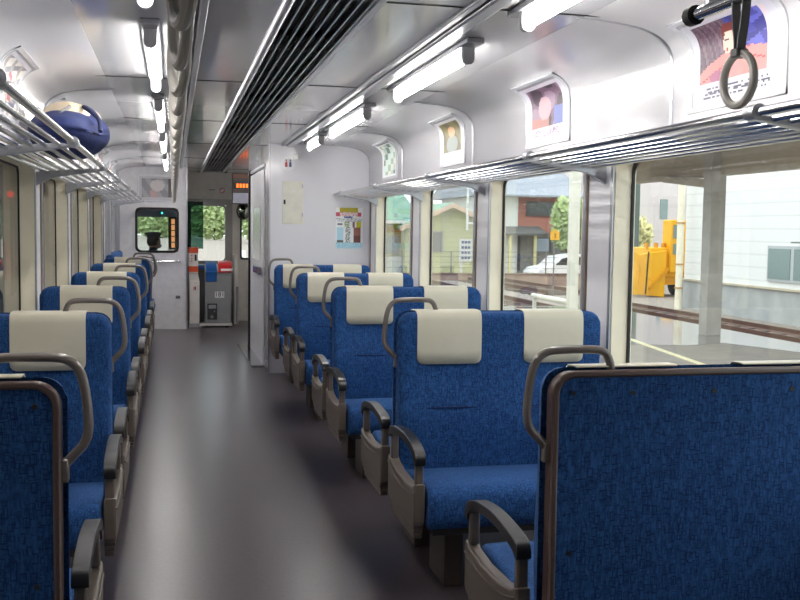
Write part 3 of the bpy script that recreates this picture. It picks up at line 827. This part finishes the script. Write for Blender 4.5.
# low partition right of the door
o = link('partition_panel', bx(.80,.84,13.45,YF,0,.93), cream2, None, bevel=.004); tag(o,'low cream partition beside the front door','partition')
link('post', tb([(.845,13.44,0),(.845,13.44,.5)],.018,10),'grey',o,smooth=True)
# fare box
c = thing('fare_box','tall grey fare box with blue and red trays on top, by the front door','fare box',(0,0,0))
fbm = mat('fare_box_grey',(140,141,142),.4,metal=.25)
bm = bmesh.new(); prism(bm,[(12.98,.04),(13.34,.04),(13.34,.80),(13.2,.80),(12.98,.72)],'x',.40,.735); link('body',bm,fbm,c,bevel=.006)
link('side_unit', bx(.30,.40,13.19,13.33,.04,.74), mat('fare_box_side',(84,84,86),.5), c, bevel=.005)
link('base', bx(.33,.75,12.96,13.36,.02,.05), mat('fare_base',(200,198,192),.3), c, bevel=.004)
for x in (.42,.68):
    for y in (13.0,13.3): link('caster', tb([(x,y,0),(x,y,.03)],.02,10),'black',c)
bl = mat('tray_blue',(28,84,150),.35); rd = mat('tray_red',(200,44,44),.35)
bm = bmesh.new(); prism(bm,[(12.95,.72),(12.97,.59),(12.99,.59),(13.0,.72),(13.2,.82),(13.2,.85),(13.0,.77)],'x',.41,.55); link('blue_tray',bm,bl,c,bevel=.006)
bm = bmesh.new(); prism(bm,[(12.96,.71),(13.2,.81),(13.2,.855),(13.02,.81),(12.96,.745)],'x',.57,.745); link('red_tray',bm,rd,c,bevel=.006)
bm = bmesh.new(); prism(bm,[(12.955,.73),(13.05,.765),(13.05,.785),(12.955,.755)],'x',.60,.75); link('white_lip',bm,mat('tray_white',(232,230,230),.3),c,bevel=.003)
link('blue_panel', bx(.30,.42,13.19,13.33,.74,.80), bl, c, bevel=.01)
pl = link('number_plate', bx(.525,.645,12.975,12.98,.385,.465), mat('plate_white',(226,226,226),.4), c)
cu = bpy.data.curves.new('t','FONT'); cu.body='181'; cu.size=.085; cu.extrude=.001; cu.align_x='CENTER'; cu.align_y='CENTER'
to = bpy.data.objects.new('t',cu); COL.objects.link(to); bpy.context.view_layer.update()
me = bpy.data.meshes.new_from_object(to.evaluated_get(bpy.context.evaluated_depsgraph_get())); bpy.data.objects.remove(to)
me.transform(Matrix.Translation((.585,12.973,.425))@Matrix.Rotation(pi/2,4,'X')); me.materials.clear(); me.materials.append(M['dark'])
lo = bpy.data.objects.new('lettering',me); COL.objects.link(lo); lo.parent = pl
rc = link('coin_recess', bx(.43,.555,12.972,12.98,.10,.31), mat('recess_grey',(58,58,60),.4), c, bevel=.002)
link('coin_flap', bx(.445,.54,12.955,12.972,.245,.29), 'silver', rc, bevel=.004)
link('coin_cup', tb([(.485,12.955,.135),(.485,12.972,.135)],.022,12), 'chrome', rc)
link('lock', tb([(.52,12.96,.21),(.52,12.972,.21)],.01,10), 'chrome', rc)
# ticket machine on its white stand
c = thing('ticket_machine','orange and white ticket machine on a slim white stand left of the fare box','ticket machine',(0,0,0))
tw = mat('machine_white',(216,212,206),.35); orr = mat('machine_orange',(206,84,44),.4)
s_ = link('stand', bx(.205,.33,12.98,13.18,.05,.60), tw, c, bevel=.006)
link('foot', bx(.195,.36,12.97,13.19,0,.05), 'grey', c, bevel=.004)
link('red_mark', bx(.255,.262,12.976,12.98,.48,.53), mat('mark_red',(150,50,50),.5), s_); link('red_mark', bx(.268,.285,12.976,12.98,.485,.53), mat('mark_red',(150,50,50),.5), s_)
hd = link('head', bx(.19,.315,13.0,13.16,.70,1.03), tw, c, bevel=.008)
link('top_band', bx(.188,.317,12.996,13.164,.96,1.032), orr, hd, bevel=.006)
link('lower_band', bx(.188,.317,12.996,13.164,.715,.79), orr, hd, bevel=.004)
link('ticket_slot', bx(.27,.295,12.994,13.0,.86,.94), 'dark', hd)
for z in (.85,.885,.92): link('red_dot', bx(.225,.24,12.994,13.0,z,z+.014), mat('mark_red',(150,50,50),.5), hd)
bm = bmesh.new(); prism(bm,[(.205,.60),(.33,.60),(.31,.70),(.2,.70)],'y',13.02,13.14); link('neck',bm,tw,c)

# ------------------------------------------------------------------ driver and cab fittings
uniform = mat('dark_uniform',(34,36,44),.8); skin = mat('skin',(196,152,128),.55)
drv = thing('person','person in a dark uniform and peaked cap sitting in the driver cab','person',(-.27,13.28,0),rz=radians(-42))
me = bpy.data.meshes.new('body')
J = [(0,0,.50,.13),(0,.0,.62,.125),(0,.01,.78,.135),(0,.02,.90,.12),(0,.02,.965,.055),(0,.03,1.02,.052),(0,.035,1.10,.075),(0,.035,1.16,.07),
     (.13,.02,.90,.06),(.19,.04,.76,.048),(.20,.22,.70,.038),(.16,.34,.72,.03),(-.13,.02,.90,.06),(-.19,.04,.76,.048),(-.20,.22,.70,.038),(-.16,.34,.72,.03),
     (.09,.05,.48,.085),(.11,.36,.48,.065),(.11,.40,.10,.045),(.11,.48,.05,.04),(-.09,.05,.48,.085),(-.11,.36,.48,.065),(-.11,.40,.10,.045),(-.11,.48,.05,.04)]
Ed = [(0,1),(1,2),(2,3),(3,4),(4,5),(5,6),(6,7),(3,8),(8,9),(9,10),(10,11),(3,12),(12,13),(13,14),(14,15),(0,16),(16,17),(17,18),(18,19),(0,20),(20,21),(21,22),(22,23)]
# fingers closing on the controls
for hx, base in ((.16,11),(-.16,15)):
    for f_ in range(4):
        a = len(J); x = hx+(-.024+.016*f_); J += [(x,.375,.722,.009),(x,.398+.004*(f_ in (1,2)),.708,.008),(x,.395,.690,.007)]; Ed += [(base,a),(a,a+1),(a+1,a+2)]
    a = len(J); sgn = -1 if hx>0 else 1; J += [(hx+sgn*.036,.35,.712,.010),(hx+sgn*.038,.375,.70,.008)]; Ed += [(base,a),(a,a+1)]
me.from_pydata([j[:3] for j in J], Ed, [])
bo = bpy.data.objects.new('body', me); COL.objects.link(bo); bo.parent = drv
sk = bo.modifiers.new('skin','SKIN'); 
for i,j in enumerate(J): me.skin_vertices[0].data[i].radius = (j[3],j[3])
me.skin_vertices[0].data[0].use_root = True
bo.modifiers.new('sub','SUBSURF').levels = 1
me.materials.append(uniform)
bm = bmesh.new(); blob(bm,(0,.045,1.09),(.074,.088,.105),18,14)
for q in (-1,1): blob(bm,(q*.074,.035,1.085),(.012,.02,.03),8,6); blob(bm,(q*.028,.128,1.10),(.012,.006,.007),8,6)
blob(bm,(0,.138,1.075),(.012,.016,.024),8,6)
link('face',bm,skin,drv,smooth=True,angle=180)
bm = bmesh.new(); blob(bm,(0,.025,1.105),(.08,.086,.09),16,10); link('hair',bm,mat('black_hair',(20,18,18),.6),drv,smooth=True,angle=180)
bm = bmesh.new(); blob(bm,(0,.115,1.045),(.055,.04,.04),14,10); link('face_mask',bm,mat('mask_white',(220,222,226),.7),drv,smooth=True,angle=180)
bm = bmesh.new()
bmesh.ops.create_cone(bm,cap_ends=True,segments=28,radius1=.086,radius2=.094,depth=.045,matrix=Matrix.Translation((0,.03,1.178)))
blob(bm,(0,.028,1.198),(.116,.118,.028),24,10)
link('cap',bm,mat('cap_dark',(38,40,50),.6),drv,smooth=True,bevel=.01)
bm = bmesh.new(); blob(bm,(0,.13,1.148),(.07,.05,.008),16,8); link('cap_peak',bm,'black',drv,smooth=True,angle=180)
c = thing('driver_seat','grey driver seat in the cab','seat',(-.27,13.22,0))
link('seat',bx(-.22,.22,-.12,.30,.34,.42),uniform,c,bevel=.02); link('pedestal',bx(-.08,.08,0,.16,0,.34),'dark',c)
c = link('control_desk', bx(-.66,.11,13.62,YF-.02,.0,.80), mat('desk_grey',(70,74,76),.5), None, bevel=.01); tag(c,'dark control desk in the driver cab','desk')
c = thing('indicator_panel','narrow dark strip with glowing orange lamps beside the driver','indicator')
link('case', bx(-.06,.045,13.30,13.34,1.0,1.42), 'dark', c)
for i in range(5): link('lamp', bx(-.022,.022,13.292,13.30,1.02+i*.077,1.085+i*.077), mat('amber_lamp',(230,170,120),.4,emit=(255,176,110),es=.9), c)
o = link('signal_lamp', tb([(-.14,13.29,1.47),(-.14,13.30,1.47)],.012,10), mat('cyan_lamp',(90,240,220),.3,emit=(60,240,210),es=4), None); tag(o,'tiny glowing green lamp seen through the cab window','lamp')
o = link('sun_visor', bx(-.62,.12,13.70,13.71,1.42,1.64), mat('visor_grey',(120,124,142),.3), None); tag(o,'dark grey sun visor across the top of the windscreen','visor')

# ------------------------------------------------------------------ bag on the left rack
def lump(c, a, seed):
    def f(p):
        q = (p-Vector(c)); n = sin(q.x*21+seed)*cos(q.y*13+seed*2)*sin(q.z*19+seed)*.012+sin(q.y*29+q.z*17)*.006
        return p+q.normalized()*n if q.length>0 else p
    return f
bag = thing('travel_bag','navy blue bag with a beige top lying on the left luggage rack','bag',(-.478,4.90,1.617))
bm = bmesh.new(); blob(bm,(0,0,.112),(.172,.44,.115),40,28,lump((0,0,.11),0,1.3))
for v in bm.verts:
    v.co.z = max(v.co.z, .0+.002*sin(v.co.y*30)); v.co.z += .02*sin(v.co.y*6)*(v.co.z>.1)
link('body',bm,mat('navy_canvas',(24,40,92),.8,noise=(.15,12),bump=.3,bscale=30),bag,smooth=True,angle=180)
bm = bmesh.new(); blob(bm,(.0,.16,.178),(.135,.40,.085),30,20,lump((-.04,.1,.17),0,4.1)); link('beige_top',bm,mat('beige_canvas',(212,196,172),.8,noise=(.1,12),bump=.3,bscale=30),bag,smooth=True,angle=180)
bm = bmesh.new(); tube(bm, smooth_path([(.165,-.30,.10),(.15,-.22,.165),(.08,-.12,.225),(.12,0,.21),(.17,.06,.13)],6), .009, 8); link('carry_handle',bm,mat('navy_webbing',(20,30,70),.7),bag,smooth=True)
bm = bmesh.new(); tube(bm, smooth_path([(.0,-.34,.175),(.03,-.2,.215),(-.02,-.05,.235)],5), .006, 6); link('strap',bm,mat('grey_webbing',(120,120,124),.6),bag,smooth=True)

# ------------------------------------------------------------------ outside
GZ = -1.1
asph = mat('asphalt',(142,134,124),.75,noise=(.12,6)); conc = mat('concrete',(158,154,146),.8,noise=(.1,5)); ballast = mat('ballast',(146,136,126),.9,noise=(.35,9),bump=.6,bscale=12)
struct('floor_ground', bx(-90,90,-30,260,GZ-.2,GZ), ballast, label='gravel ground around the tracks')
struct('floor_platform_right', bx(2.1,7.9,-12,17.5,GZ,-.1), asph, label='asphalt station platform outside the right windows')
struct('floor_platform_left', bx(-6,-1.0,-12,30,GZ,-.1), conc, label='platform outside the left windows')
wet = mat('wet_surface',(132,128,124),.06,noise=(.06,3))
def slab(name, pts, z0, z1, m, lab, cat):
    bm = bmesh.new(); prism(bm, pts, 'z', z0, z1); o = link(name, bm, m); return tag(o, lab, cat)
slab('puddle',[(3.2,11.7),(4.2,11.1),(5.4,11.45),(6.3,11.2),(6.9,11.4),(7.3,10.4),(7.9,9.4),(7.9,17.3),(3.0,17.3),(2.8,13)],-.1,-.096,wet,'wet reflective film on the platform around the canopy post','puddle')
slab('painted_line',[(5.2,7.5),(5.28,7.5),(6.0,12.6),(5.9,12.6)],-.1,-.094,mat('line_cream',(220,210,170),.6),'pale painted line on the platform asphalt','line')
# canopy
can = mat('canopy_beige',(176,164,146),.7)
c = thing('platform_canopy','beige platform canopy roof seen through the top of the nearest right window','canopy')
link('roof', bx(5.9,8.9,-6,16.5,2.42,2.52), can, c); link('fascia', bx(7.25,7.45,-6,16.5,2.10,2.42), can, c); link('fascia', bx(5.85,5.95,-6,16.5,2.22,2.5), can, c)
pst = link('post', bx(7.12,7.34,12.2,12.42,-.1,2.42), mat('post_grey',(170,166,158),.7,noise=(.1,6)), c, bevel=.01)
bm = bmesh.new(); prism(bm,[(12.42,1.93),(12.42,2.05),(13.7,2.15),(13.7,2.06)],'x',7.17,7.27); link('brace',bm,can,c)
# second line of rails beyond the platform
rl = mat('rusty_rail',(106,78,66),.6,metal=.3)
sl = mat('sleeper',(100,88,80),.9)
def track(name, x, y0, y1, lab, GZ=-1.1):
    t = thing(name, lab, 'track', (0,0,0))
    for q in (-.53,.53):
        bm = bmesh.new(); prism(bm,[(x+q-.06,GZ),(x+q+.06,GZ),(x+q+.02,GZ+.05),(x+q+.035,GZ+.15),(x+q-.035,GZ+.15),(x+q-.02,GZ+.05)],'y',y0,y1); link('rail',bm,rl,t)
    bm = bmesh.new(); y = y0
    while y < y1: box(bm,x-1,x+1,y,y+.22,GZ,GZ+.03); y += .65
    o = link('sleepers',bm,sl,t); o['kind']='stuff'
track('railway_track', 13.9, -5, 33.5, 'rusty railway track between the platform and the white building')
track('railway_track', .5, 16, 130, 'main railway track ahead of the train')
# white building
wb = siding_mat('white_siding',(226,226,224),.36,.80)
c = thing('warehouse','long white clad building beyond the track, right of the drainpipe','building')
link('wall', bx(16.0,26,2,28.9,-.17,7), wb, c); link('plinth', bx(15.97,26,2,28.93,GZ,-.17), mat('plinth_concrete',(170,172,170),.8,noise=(.12,2)), c)
link('ledge', bx(15.9,16.0,2,28.93,-.2,-.14), mat('ledge_tan',(190,180,158),.7), c)
wf = link('window', bx(15.95,16.02,20.8,24.3,.02,1.0), mat('frame_grey',(180,184,184),.5), c)
for y0_ in (20.9,22.1,23.25): link('pane', bx(15.93,15.96,y0_,y0_+.98,.10,.92), mat('dull_glass',(128,146,144),.15), wf)
link('window_hood', bx(15.7,16.0,20.2,22.9,1.08,1.12), mat('hood_grey',(120,120,116),.6), c)
o = link('drainpipe', tb([(15.6,28.5,GZ),(15.6,28.5,4.2)],.11,12), mat('pipe_cream',(238,230,206),.5), None, smooth=True); tag(o,'tall cream pipe at the corner of the white building','pipe')
for z in (-.45,.3,1.6): link('collar', tb([(15.6,28.5,z),(15.6,28.5,z+.05)],.135,12), mat('collar_tan',(190,150,100),.6), o, smooth=True)
# pinkish building behind
c = thing('pink_building','pale pinkish grey clad building behind the yellow plough','building')
pk = siding_mat('pink_siding',(206,196,194),1.3,.9)
link('wall', bx(21.6,34,46,60,GZ,8), pk, c); link('window', bx(24.0,24.4,45.96,46,2.0,3.0), mat('dull_glass',(128,146,144),.15), c)
# yellow snow plough
ye = mat('plough_yellow',(238,176,24),.45,noise=(.05,4)); yd = mat('plough_yellow_deep',(214,150,20),.5)
c = thing('snow_plough','yellow railway snow plough standing left of the cream pipe','snow plough',(17.7,34,GZ))
bm = bmesh.new(); prism(bm,[(-.9,.10),(.25,.0),(.30,1.75),(-.45,1.65),(-.95,1.55),(-.75,1.0)],'y',-.15,.05); bl_=link('blade',bm,ye,c,bevel=.02)
bm = bmesh.new(); prism(bm,[(-.55,.12),(-.5,.12),(-.42,1.7),(-.47,1.7)],'y',-.17,-.15); link('blade_rib',bm,'dark',bl_)
bm = bmesh.new(); prism(bm,[(-.4,.28),(.35,1.0),(.35,1.14),(-.4,.40)],'y',-.24,-.15); link('blade_rib',bm,yd,bl_)
bm = bmesh.new(); prism(bm,[(-.9,1.6),(-1.15,1.75),(-.95,1.3),(-1.05,.7),(-1.1,.1),(-.9,.1)],'y',-.3,-.1); link('blade_wing',bm,ye,bl_,bevel=.01)
link('body', bx(-.3,1.6,.05,1.5,.75,1.85), ye, c, bevel=.04)
cab = link('cab', bx(.45,1.7,-.1,.55,.9,2.9), ye, c, bevel=.05)
link('cab_window', bx(.56,.82,-.12,-.1,2.2,2.7), mat('dull_glass',(128,146,144),.15), cab); link('cab_window', bx(.58,.80,-.12,-.1,1.6,2.0), mat('dull_glass',(128,146,144),.15), cab)
link('underframe', bx(-.2,1.6,.1,1.5,.45,.78), yd, c); 
for y in (.35,1.2):
    for x in (.0,1.3): link('wheel', tb([(x,y,.4),(x+.12,y,.4)],.4,18), 'dark', c)
for x in (-.35,0.05,.35): link('lamp', tb([(x,.25,1.84),(x,.25,2.02)],.08,10), yd, c)
# dark signal post and shrubs left of the plough
o = link('signal_post', bx(19.55,19.9,40,40.2,GZ,3.6), mat('post_green',(70,90,88),.6), None); tag(o,'dark green post at the left edge of the nearest right window','post')

def foliage(name, c, r, n, m, lab, trunk=True, leaf=.16):
    t = thing(name, lab, 'tree' if trunk else 'shrub', (c[0],c[1],GZ))
    bm = bmesh.new(); rnd = random.Random(hash((round(c[0]),round(c[1]))) & 255)
    for i in range(n):
        while True:
            p = Vector((rnd.uniform(-1,1),rnd.uniform(-1,1),rnd.uniform(-1,1)))
            if .35<p.length<1: break
        q = Vector((p.x*r[0],p.y*r[1],c[2]-GZ+p.z*r[2]))
        a = Vector((rnd.uniform(-1,1),rnd.uniform(-1,1),rnd.uniform(-1,1))).normalized(); b_ = a.orthogonal().normalized()*leaf*rnd.uniform(.6,1.4); a *= leaf*rnd.uniform(.6,1.4)
        vs = [bm.verts.new(q+w) for w in (a,b_,-a,-b_)]; bm.faces.new(vs)
    link('foliage', bm, m, t)
    if trunk: link('trunk', tb([(0,0,0),(.05,0,(c[2]-GZ)*.6),(0,.05,c[2]-GZ)],[.18,.13,.07],8), mat('bark',(92,78,64),.9), t, smooth=True)
lg = mat('leaf_green',(186,202,146),.7,noise=(.3,2)); dg = mat('leaf_dark',(140,162,122),.7,noise=(.3,2)); yg = mat('leaf_yellow',(214,208,156),.7,noise=(.3,2))
foliage('leafy_tree',(17.7,43.2,1.7),(.5,.6,1.2),1300,lg,'green tree beside the brick house, seen through the second right window',leaf=.2)
foliage('shrub',(18.3,39,.1),(.9,.8,1.1),900,dg,'grey green shrub left of the yellow plough',False)
foliage('shrub',(21.9,44,.9),(.6,.6,1.2),700,yg,'yellowing tree right of the brick house',True)
foliage('shrub',(20.6,49,2.0),(.8,.8,1.3),700,lg,'green tree top right of the brick house',True)

# brick-fronted house and what stands before it
c = thing('brick_house','house with a red upper wall and grey tiled roof, seen through the second right window','house',(0,0,0))
wht = mat('render_white',(228,228,224),.7); red = brick_mat('red_upper_wall',(190,126,108),(180,116,100),(170,120,106),3)
link('wall', bx(14.2,16.08,45,52,GZ,3.0), wht, c); link('upper_wall', bx(16.08,18.9,45.1,52,1.2,3.0), red, c)
link('lower_wall', bx(16.08,18.9,45.3,52,GZ,1.2), mat('tile_grey_wall',(150,146,138),.7,noise=(.2,5)), c)
bm = bmesh.new(); prism(bm,[(44.3,2.92),(44.3,3.0),(47.5,4.3),(52.5,2.95),(52.5,2.9)],'x',13.6,19.3); link('roof',bm,siding_mat('roof_tiles',(150,156,166),.25,.6,0),c)
wf = link('window', bx(16.5,17.9,45.0,45.1,2.02,2.72), mat('window_dark_frame',(92,84,80),.5), c); link('pane', bx(16.6,17.8,44.98,45.0,2.1,2.64), mat('window_dull',(104,108,108),.2), wf)
bm = bmesh.new(); prism(bm,[(44.0,1.1),(44.0,1.2),(45.3,1.6),(45.3,1.1)],'x',14.2,17.2); link('porch_roof',bm,mat('porch_roof_grey',(112,112,110),.7),c)
link('door', bx(15.6,16.3,45.2,45.28,-.6,1.05), mat('door_dark',(66,60,60),.6), c)
for x in (15.35,16.6): link('porch_post', bx(x,x+.12,44.1,44.22,GZ,1.1), mat('post_cream',(222,212,160),.6), c)
wf = link('window', bx(17.0,18.6,45.2,45.3,.25,1.0), mat('window_dark_frame',(92,84,80),.5), c); link('pane', bx(17.1,17.75,45.18,45.2,.32,.94), mat('window_pale',(170,182,196),.2), wf); link('pane', bx(17.85,18.5,45.18,45.2,.32,.94), mat('window_dull',(104,108,108),.2), wf)
# car: rounded body with cabin, windows and wheels
c = thing('car','white car parked behind the fence in front of the brick house','car',(15.2,38,GZ+.3))
bm = bmesh.new(); prism(bm,[(-1.1,.12),(-1.12,.45),(-.95,.62),(-.45,.72),(-.05,1.08),(.7,1.2),(1.6,1.15),(1.95,.75),(2.0,.2),(1.9,.12)],'y',-.75,.75); link('body',bm,mat('car_white',(240,240,242),.25,coat=.5),c,bevel=.07,segs=3)
bm = bmesh.new(); prism(bm,[(-.25,.76),(.03,1.02),(.5,1.1),(.5,.76)],'y',-.77,.77); prism(bm,[(.58,.76),(.58,1.1),(1.4,1.08),(1.6,.76)],'y',-.77,.77); link('side_window',bm,mat('car_glass',(40,48,54),.1),c)
for x in (-.65,1.35):
    for y in (-.72,.56): link('wheel', tb([(x,y,.0),(x,y+.16,.0)],.3,18),'black',c)
# low wall and wire fence
lw = link('retaining_wall', bx(6,15.9,34,34.25,GZ,-.30), mat('wall_tan',(176,150,134),.8,noise=(.15,2)), None); tag(lw,'low pinkish wall beyond the tracks','wall')
link('coping', bx(6,15.9,33.96,34.3,-.30,-.24), mat('coping_brown',(120,92,80),.7), lw)
fn = thing('wire_fence','thin wire fence on top of the low wall','fence')
for i in range(10): link('fence_post', tb([(7+i*.9,34.1,-.24),(7+i*.9,34.1,.55)],.025,6), mat('fence_grey',(130,126,120),.6), fn)
bm = bmesh.new()
for z in (-.05,.15,.35,.53): tube(bm,[(6.5,34.1,z),(15.7,34.1,z)],.008,5)
o = link('wires', bm, mat('fence_grey',(130,126,120),.6), fn)
c = thing('trackside_sign','small yellow sign on a thin pole by the fence','sign')
link('plate', bx(9.87,10.12,25.0,25.03,1.07,1.30), mat('sign_yellow',(240,180,30),.5), c); link('cap', bx(9.95,10.04,25.0,25.03,1.30,1.36), mat('sign_yellow',(240,180,30),.5), c)
link('mark', bx(9.975,10.02,24.99,25.0,1.13,1.25), mat('sign_mark',(170,110,20),.5), c); link('pole', tb([(9.995,25.05,-.5),(9.995,25.05,1.3)],.02,8), mat('fence_grey',(130,126,120),.6), c, smooth=True)
bm = bmesh.new(); prism(bm,[(5.2,18.9),(9,18.9),(12.4,26.5),(12.4,33.9),(5.2,33.9)],'z',GZ,-.50)
struct('floor_ballast_bed', bm, ballast, label='raised gravel bed carrying two tracks before the low wall')
track('railway_track', 10.8, 26.2, 33.8, 'railway track on the raised gravel bed, nearer the warehouse', -.50)
track('railway_track', 7.8, 19.0, 33.8, 'railway track on the raised gravel bed, nearer the train', -.50)
# cream post and rail on the platform
pc = mat('post_pale',(226,222,206),.6)
c = thing('platform_shelter_frame','cream post with a low white bar outside the second right window','post')
link('post', bx(3.9,4.0,9.34,9.42,-.1,2.6), pc, c, bevel=.01); link('bar', tb([(3.95,9.39,.58),(3.95,10.5,.58)],.03,10), pc, c, smooth=True)
link('bar_leg', tb([(3.95,10.45,.58),(3.95,10.45,-.1)],.025,8), pc, c, smooth=True)

# weatherboard station house
c = thing('station_house','pale green weatherboard house with a green roof, seen through the far right windows','house')
wbm = siding_mat('green_weatherboard',(204,206,160),.2,.72); rg = mat('roof_green',(112,158,136),.6)
bm = bmesh.new(); prism(bm,[(8.9,GZ),(12.6,GZ),(12.6,1.4),(10.72,2.25),(8.9,1.5)],'y',38,46); link('gable_wall',bm,wbm,c)
link('wall', bx(6.2,9.0,38.6,46,GZ,1.62), wbm, c)
bm = bmesh.new(); prism(bm,[(8.6,1.42),(10.72,2.38),(12.9,1.42),(12.9,1.30),(10.72,2.22),(8.6,1.30)],'y',37.6,46); link('roof',bm,rg,c)
bm = bmesh.new(); prism(bm,[(8.6,1.40),(10.72,2.36),(12.9,1.40),(12.9,1.22),(10.72,2.18),(8.6,1.22)],'y',37.5,37.6); link('bargeboard',bm,mat('board_pink',(222,196,172),.6),c)
bm = bmesh.new(); prism(bm,[(38.0,1.56),(38.0,1.66),(42,3.0),(46,1.7),(46,1.56)],'x',6.0,9.6); link('side_roof',bm,rg,c)
link('gutter', bx(6.0,9.1,37.9,38.0,1.52,1.64), wht, c)
wf = link('window', bx(9.85,10.45,37.95,38.02,.40,1.25), mat('window_grey_frame',(170,168,160),.6), c); link('pane', bx(9.92,10.38,37.93,37.95,.46,1.19), mat('window_dull2',(134,136,138),.2), wf)
wf = link('window', bx(7.6,8.8,38.5,38.6,.3,1.05), mat('window_grey_frame',(170,168,160),.6), c); link('pane', bx(7.7,8.7,38.47,38.5,.38,.98), mat('window_pale2',(160,170,176),.2), wf)
link('door', bx(7.8,8.9,38.55,38.6,-.95,.2), mat('door_pale',(204,208,208),.6), c)
link('name_board', bx(7.7,8.9,38.5,38.55,1.18,1.42), mat('board_ochre',(186,150,70),.6), c)
c = thing('white_notice_board','white notice board with dark lettering on poles beside the weatherboard house','sign')
link('board', bx(10.85,11.35,37.0,37.05,.1,.95), wht, c)
bm = bmesh.new()
for r_ in range(4):
    for q in range(3): box(bm, 10.93+q*.13,11.02+q*.13,36.98,37.0,.78-r_*.2,.88-r_*.2)
link('lettering', bm, mat('ink_blue_grey',(80,90,120),.6), c)
for x in (10.9,): link('pole', bx(x,x+.1,37.06,37.14,GZ,.95), wht, c)
c = thing('utility_pole','white pole rising in front of the gable of the weatherboard house','pole'); link('pole', tb([(10.85,36,1.3),(10.85,36,3.2)],.05,8), wht, c, smooth=True); link('pole_base', tb([(11.5,36,GZ),(11.5,36,3.2)],.09,8), wht, c, smooth=True); link('cross_arm', tb([(10.8,36,1.55),(11.55,36,1.55)],.04,8), wht, c, smooth=True)

# left side of the line: shed wall and signal
c = thing('platform_wall','brownish beige station wall beyond the left windows','building')
link('wall', bx(-3.4,-3.2,-6,30,-.1,3.2), mat('left_wall',(150,138,120),.7,noise=(.1,3)), c)
for i in range(18): link('post', bx(-3.2,-3.1,-2+i*1.8,-1.88+i*1.8,-.1,3.0), mat('left_post',(104,98,88),.7), c)
link('band', bx(-3.2,-3.16,-6,30,1.45,1.56), mat('left_band',(206,196,168),.6), c)
link('roof', bx(-3.4,-1.4,-6,30,2.7,2.8), can, c)
link('red_notice', bx(-3.2,-3.15,20.4,21.4,.2,.95), mat('notice_red',(214,110,92),.6), c)
o = link('signal_lamp', tb([(-3.02,20.1,1.86),(-3.02,20.2,1.86)],.06,12), mat('red_lamp',(255,40,40),.3,emit=(255,30,30),es=4), None); tag(o,'glowing red lamp seen through the nearest left window','lamp')
link('hood', bx(-3.1,-2.94,20.1,20.25,1.95,1.97), 'dark', o)
link('pole', tb([(-3.02,20.25,-.1),(-3.02,20.25,1.95)],.03,8), 'dark', o, smooth=True)
# ahead of the train
for i,(x,y,z,rx,rz,mm,w) in enumerate(((-9,96,.6,4.5,2.0,lg,'left of the line'),(8.8,92,2.6,3.8,3.8,lg,'right of the line'),(4.5,112,3.0,4,3.9,lg,'straight ahead, yellow green'),(14.5,104,2.4,3.6,3.6,dg,'far right of the line'),(-.5,124,2.0,5,3.4,lg,'farthest ahead'))):
    foliage('leafy_tree',(x*1.6,y*1.6,z*1.5+.5),(rx*1.7,3,rz*1.5),4200,mm,'leafy tree ahead of the train, '+w,leaf=.42)
for i,(x,y) in enumerate(((2.6,38),(3.4,60))):
    o = link('white_post', tb([(x,y,GZ),(x,y,.4)],.1,8), wht, None, smooth=True); tag(o,'white trackside post ahead of the train, '+('nearer one','farther one')[i],'post')

# ------------------------------------------------------------------ end wall behind the camera
struct('wall_rear', bx(XL-.12,XR+.12,YB-.06,YB,0,ZC), 'wallw', label='wall behind the camera')

# ------------------------------------------------------------------ light and camera
w = bpy.data.worlds.new('overcast'); S.world = w; w.use_nodes = True
nt = w.node_tree; bg = nt.nodes['Background']
tc = nt.nodes.new('ShaderNodeTexCoord'); sp_ = nt.nodes.new('ShaderNodeSeparateXYZ'); cr = nt.nodes.new('ShaderNodeValToRGB')
nt.links.new(tc.outputs['Generated'], sp_.inputs[0]); nt.links.new(sp_.outputs[2], cr.inputs[0])
e = cr.color_ramp.elements; e[0].position = 0; e[0].color = (.86,.88,.90,1); e[1].position = .6; e[1].color = (.97,.98,1,1)
nt.links.new(cr.outputs[0], bg.inputs[0]); bg.inputs[1].default_value = 3.5

f, yaw, pit, roll = 988.85, .2260, .0716, .0143
cy, sy = cos(yaw), sin(yaw)
fw = Vector((sy*cos(pit), cy*cos(pit), -sin(pit))); r0 = Vector((cy,-sy,0)); u0 = r0.cross(fw)
r = cos(roll)*r0+sin(roll)*u0; u = -sin(roll)*r0+cos(roll)*u0
cam = bpy.data.cameras.new('camera'); co = bpy.data.objects.new('camera', cam); COL.objects.link(co)
mw = Matrix((( r.x,u.x,-fw.x,0),(r.y,u.y,-fw.y,0),(r.z,u.z,-fw.z,1.305),(0,0,0,1)))
co.matrix_world = mw
cam.sensor_width = 36; cam.lens = f*36/800; cam.clip_start = .02; cam.clip_end = 400
S.camera = co
vs = S.view_settings; vs.view_transform = 'Standard'; vs.look = 'None'; vs.gamma = 1; vs.use_curve_mapping = False; vs.exposure = 0.0
